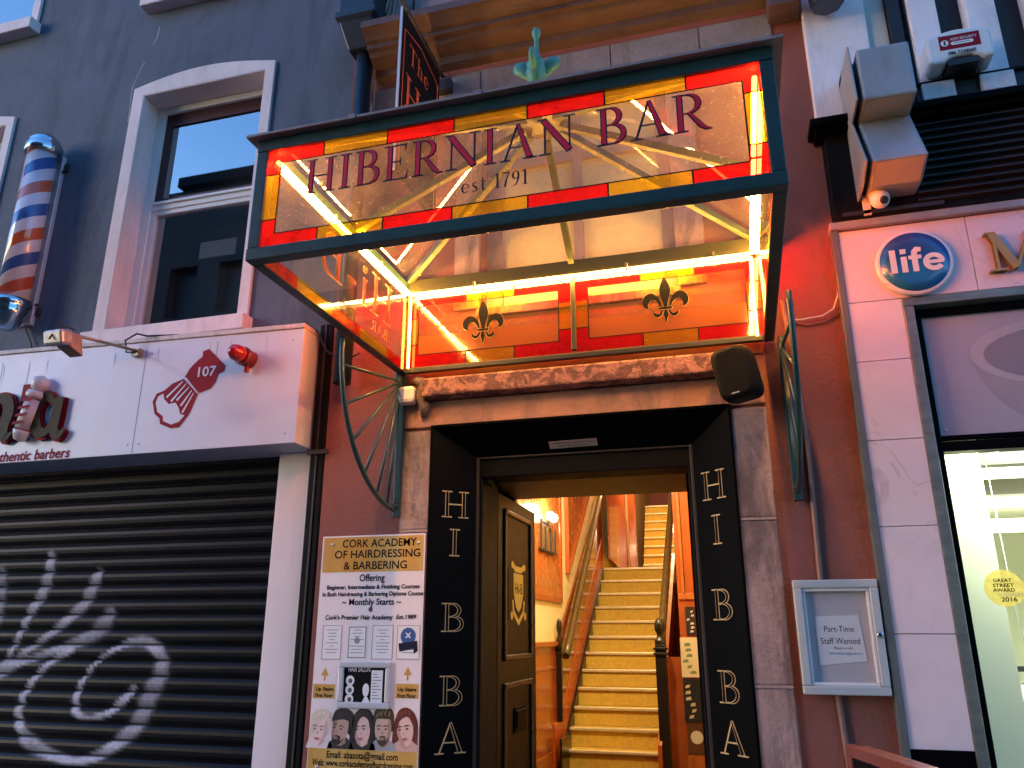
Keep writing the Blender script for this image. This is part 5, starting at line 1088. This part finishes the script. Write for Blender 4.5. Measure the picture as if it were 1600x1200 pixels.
l = bpy.data.lights.new('shop_lamp', 'AREA'); l.shape = 'RECTANGLE'; l.size = 1.6; l.size_y = .12; l.energy = 16; l.color = (.93, 1., .76); o = bpy.data.objects.new('shop_lamp', l); COL.objects.link(o); o.location = (2.7, .20, 2.57); o.rotation_euler = (R(-8), 0, 0)
l = bpy.data.lights.new('shop_lamp', 'AREA'); l.size = 1.6; l.energy = 17; l.color = (1., .97, .74); o = bpy.data.objects.new('shop_lamp', l); COL.objects.link(o); o.location = (3.0, 2.2, 2.3); o.rotation_euler = (R(180), 0, 0)
# round window sticker
q = px(1569, 919, y=.052); ST = facade(.052); mst, tst, bst = node_mat('gold foil sticker'); nz = noise(tst, 9, 3, .5, (1, 1, 2)); rr_ = ramp(tst, nz.outputs[0], [(.35, (.72, .52, .12)), (.6, (.84, .70, .34))]); tst.links.new(rr_.outputs[0], bst.inputs['Base Color']); bst.inputs['Roughness'].default_value = .35; bst.inputs['Metallic'].default_value = .2
mb = MB(); mb.disc(ST, q.x, q.z, .078, 0, 40); mst = glass('gold foil sticker', (.95, .72, .22), .05, .72, (.92, .72, .22), .25, dirt=.1, edge=.3); t = tag(mb.build('window_sticker', mst), 'round gold award sticker dated 2016 on the lit shop window', 'sticker')
mb = MB()
for s_, dz, w_ in (('GREAT', .026, .072), ('STREET', .005, .082), ('AWARD', -.015, .085), ('2016', -.056, .062)): mb.text(ST, s_, .0205 if s_ != '2016' else .026, q.x+(.012 if s_ == '2016' else -.002), q.z+dz, .001, width=w_, bold=.0006)
mb.build('lettering', m_ink, t)
mb = MB(); mb.text(ST, 'WINNER', .026, q.x+.018, q.z-.036, .001, width=.10); mb.build('lettering', flat('pale gold', (.72, .62, .36)), t)
# life roundel
q = px(1430, 406, y=-.10); LFc = facade(-.115); t = thing('round_sign', 'round blue sign with one short white word and a white rim', 'sign', (q.x, -.05, q.z))
mb = MB(); mb.lathe([(.168, 0), (.171, .006), (.171, .022), (.168, .028), (.155, .030)], (q.x, MY-.001, q.z), (0, -1, 0), 56); mb.build('rim', M('white enamel rim', (.74, .68, .72), .35, var=.04), t)
mbl, tbl, bbl = node_mat('blue enamel'); tc = tbl.nodes.new('ShaderNodeTexCoord'); s3 = tbl.nodes.new('ShaderNodeSeparateXYZ'); tbl.links.new(tc.outputs['Object'], s3.inputs[0]); mr = tbl.nodes.new('ShaderNodeMapRange'); mr.inputs[1].default_value = q.z-.15; mr.inputs[2].default_value = q.z+.15; tbl.links.new(s3.outputs[2], mr.inputs[0]); rr_ = ramp(tbl, mr.outputs[0], [(0, (.012, .115, .30)), (.38, (.02, .20, .46)), (.62, (.012, .085, .30)), (1, (.04, .08, .26))]); tbl.links.new(rr_.outputs[0], bbl.inputs['Base Color']); bbl.inputs['Roughness'].default_value = .25; bbl.inputs['Coat Weight'].default_value = .3
mb = MB(); mb.lathe([(.154, 0), (.154, .003), (.1, .0055), (0, .0065)], (q.x, MY-.0295, q.z), (0, -1, 0), 56); mb.build('disc', mbl, t)
mb = MB(); LT = facade(MY-.039)
def bx_(a0, b0, a1, b1): mb.rect(LT, q.x+a0, q.z+b0, q.x+a1, q.z+b1, 0)
bx_(-.108, -.055, -.080, .068); bx_(-.060, -.055, -.033, .028); bx_(-.060, .042, -.033, .068); bx_(-.012, -.055, .014, .028); mb.ribbon(LT, [(q.x+.001, q.z+.025), (q.x+.003, q.z+.048), (q.x+.014, q.z+.060), (q.x+.034, q.z+.058)], [.026, .026, .025, .022], .0002); mb.rect(LT, q.x-.026, q.z+.010, q.x+.032, q.z+.030, .0006)
mb.ribbon(LT, [(q.x+.083+.036*math.cos(R(a)), q.z-.013+.035*math.sin(R(a))) for a in range(0, 325, 18)], .024, .0004); mb.ribbon(LT, [(q.x+.052, q.z-.013), (q.x+.126, q.z-.013)], .018, .0008)
mb.build('lettering', m_upvc, t)
# gilded letter
a, b = px(1537, 364, y=-.085), px(1548, 425, y=-.085); hM = a.z-px(1545, 424, y=-.085).z
mb = MB(); MF = facade(MY); word(mb, MF, 'M', a.x, px(1545, 424, y=-.085).z, hM, sx=1.12, c=.034)
for d_ in (.002, .008, .014, .020, .026, .031): word(mb, MF, 'M', a.x, px(1545, 424, y=-.085).z, hM, sx=1.12, c=d_)
tag(mb.build('gilt_letter', M('matt gold letter', (.40, .29, .11), .5, metal=.2, var=.12)), 'big raised gold serif letter M on the marble head band', 'letter')
# grey stepped sign lamp housing
t = thing('lamp_housing', 'grey metal stepped lamp housing mounted between pub and striped wall', 'lamp', (1.62, -.1, 4.0))
m_hous = M('grey weathered metal', (.32, .33, .35), .45, metal=.2, var=.12, scale=5, stain=(.25, .19, .14), stain_amt=.5, bump=.1); m_und = M('yellowed underside', (.40, .35, .28), .5, var=.12, scale=5)
def hp(u, v, y): p = px(u, v, y=y); return (-p.y, p.z)
X0h, X1h = 1.552, 1.790
prof_h = [(.06, 4.40), (.40, 4.385), (.40, 4.085), (.285, 4.02), (.285, 3.995), (.395, 3.745), (.27, 3.70), (.06, 3.66)]
def hpz(u, v, y): return px(u, v, y=y).z
prof_h = [(.06, 4.40), (.40, hpz(1345, 76, -.40)), (.40, hpz(1352, 156, -.40)), (.22, hpz(1345, 192, -.22)), (.40, hpz(1350, 254, -.40)), (.23, hpz(1333, 297, -.23)), (.06, hpz(1333, 297, -.23)+.01)]
mb = MB(); mb.prism(Fr((X0h, 0, 0), (0, -1, 0), (0, 0, 1)), prof_h, 0, -(X1h-X0h)); hs_ = mb.build('hood', m_hous, t, bevel=.012)
mb = MB()
for (ya1, za1), (yb1, zb1) in ((prof_h[2], prof_h[3]), (prof_h[4], prof_h[5])):
    d = Vector((yb1-ya1, zb1-za1)); n_ = Vector((d.y, -d.x)).normalized()*.003; n_ = n_ if n_.y < 0 else -n_
    mb.face([(X0h+.015, -(ya1+d.x*.04+n_.x), za1+d.y*.04+n_.y), (X1h-.015, -(ya1+d.x*.04+n_.x), za1+d.y*.04+n_.y), (X1h-.015, -(yb1-d.x*.04+n_.x), zb1-d.y*.04+n_.y), (X0h+.015, -(yb1-d.x*.04+n_.x), zb1-d.y*.04+n_.y)])
build_split(mb, 'lens', m_und, hs_)
fl = [(p[0]+(.012 if i in (1, 2, 4) else .004), p[1]) for i, p in enumerate(prof_h)]; fl[0] = (.06, 4.45); fl[1] = (fl[1][0]-.03, fl[1][1]+.04)
mb = MB(); mb.prism(Fr((X0h-.034, 0, 0), (0, -1, 0), (0, 0, 1)), fl, 0, -.010); mb.box(X0h-.034, -.16, 4.41, X1h-.06, -.06, 4.455); mb.box(X0h-.026, -.30, 4.36, X0h, -.26, 4.38); mb.build('side_plate', m_hous, t, bevel=.003)
# camera under it
q = px(1374, 312, y=-.16); t = thing('security_camera', 'white ball security camera under the stepped lamp housing', 'camera', (q.x, -.1, q.z))
mb = MB(); mb.box(q.x-.065, -.10, q.z-.04, q.x-.03, -.085, q.z+.07); mb.lathe([(.04, .06), (.045, .03), (.035, .01)], (q.x, -.15, q.z), n=18); mb.build('mount', m_surr, t)
mb = MB(); mb.lathe([(0, -.046), (.02, -.042), (.036, -.028), (.045, -.005), (.044, .018), (.034, .034), (.02, .042), (0, .045)], (q.x, -.165, q.z), (.25, -.7, -.5), 22); mb.build('ball', m_upvc, t)
mb = MB(); d = Vector((.25, -.7, -.5)).normalized(); mb.lathe([(.020, 0), (.020, .012), (.014, .014)], Vector((q.x, -.165, q.z))+d*.038, d, 16); mb.build('lens', m_iron, t)
mb = MB(); mb.box(1.44, -.10, 3.64, 1.90, -.086, 3.66); tag(mb.build('cable_tray', m_iron), 'thin black cable tray low on the louvred panel', 'cable tray')
# alarm box
AFy = -.215; t = thing('alarm_box', 'white alarm box with a red security label on the striped wall', 'alarm', (2.06, -.1, 4.42))
c0, c1 = 1.916, 2.212; zt_, zb_ = 4.525, 4.355; n = 12
outl = [(c0+.01, zb_), (c0+.06, zb_-.004), (c0+.09, zb_+.02), (c0+.12, zb_+.032), (c1-.10, zb_+.032), (c1-.075, zb_+.02), (c1-.045, zb_-.004), (c1-.01, zb_), (c1, zb_+.02), (c1+.001, zt_-.03), (c1-.015, zt_-.006)]+[(c1-.03-(c1-c0-.06)*k/n, zt_-.004+.022*math.sin(math.pi*k/n)) for k in range(n+1)]+[(c0+.015, zt_-.006), (c0, zt_-.03), (c0, zb_+.02)]
mb = MB(); mb.prism(facade(-.088), outl, 0, .127); ab = mb.build('case', m_upvc, t, bevel=.016)
mb = MB(); mb.box(c0+.085, -.20, zb_-.012, c1-.07, -.092, zb_+.022); mb.build('base', m_iron, t)
AF = facade(AFy); mb = MB(); mb.rect(AF, 1.974, 4.424, 2.158, 4.508, .0006); lb_ = mb.build('label', m_crim, t)
mb = MB(); mb.disc(AF, 1.999, 4.464, .018, .0012, 20); mb.rect(AF, 2.035, 4.447, 2.118, 4.466, .0012); mb.disc(AF, 2.035, 4.4565, .0095, .0014, 12); mb.disc(AF, 2.118, 4.4565, .0095, .0014, 12); mb.text(AF, 'ADM SECURITY', .022, 2.084, 4.474, .0012, width=.122, shear=.2); mb.build('lettering', m_paper, lb_)
mb = MB(); mb.ribbon(AF, [(1.999, 4.452), (1.999, 4.474)], .006, .002); mb.poly(AF, [(1.991, 4.468), (2.007, 4.468), (1.999, 4.478)], .0023); mb.poly(AF, [(1.991, 4.459), (2.007, 4.459), (1.999, 4.449)], .0026); mb.rect(AF, 2.04, 4.455, 2.112, 4.458, .002); mb.text(AF, '086 7238505', .024, 2.068, 4.394, .0012, width=.125, shear=.1, bold=.0006); mb.build('lettering', m_ink, lb_)
# octagonal lantern at the top edge
q = px(1293, 6, y=-.17); t = thing('octagonal_lantern', 'dark blue octagonal lantern on the white pillar, cut by the top edge', 'lantern', (q.x, -.06, q.z))
mb = MB(); mb.lathe([(.07, -.002), (.085, .0), (.092, .02), (.092, .10), (.10, .11), (.10, .13)], (q.x, -.165, q.z), n=8); mb.build('body', M('dark blue lantern glass', (.015, .03, .075), .2, var=.2, coat=.5), t)
mb = MB(); mb.lathe([(.105, .13), (.105, .145), (.03, .22), (0, .23)], (q.x, -.165, q.z), n=8); mb.box(q.x-.02, -.10, q.z+.05, q.x+.02, -.06, q.z+.09); mb.build('cap', m_iron, t)
mb = MB(); random.seed(3)
for k in range(7): p = px(1270+4*random.random(), 196+10*random.random(), y=-.02-.03*random.random()); mb.lathe([(0, -.018), (.016, -.008), (.018, .006), (0, .018)], p, (random.random(), -1, random.random()), 6)
tag(mb.build('crumbled_corner', M('broken plaster', (.40, .22, .17), .85, var=.3, bump=.6)), 'crumbled pink plaster lump under the black ledge corner', 'plaster lump')
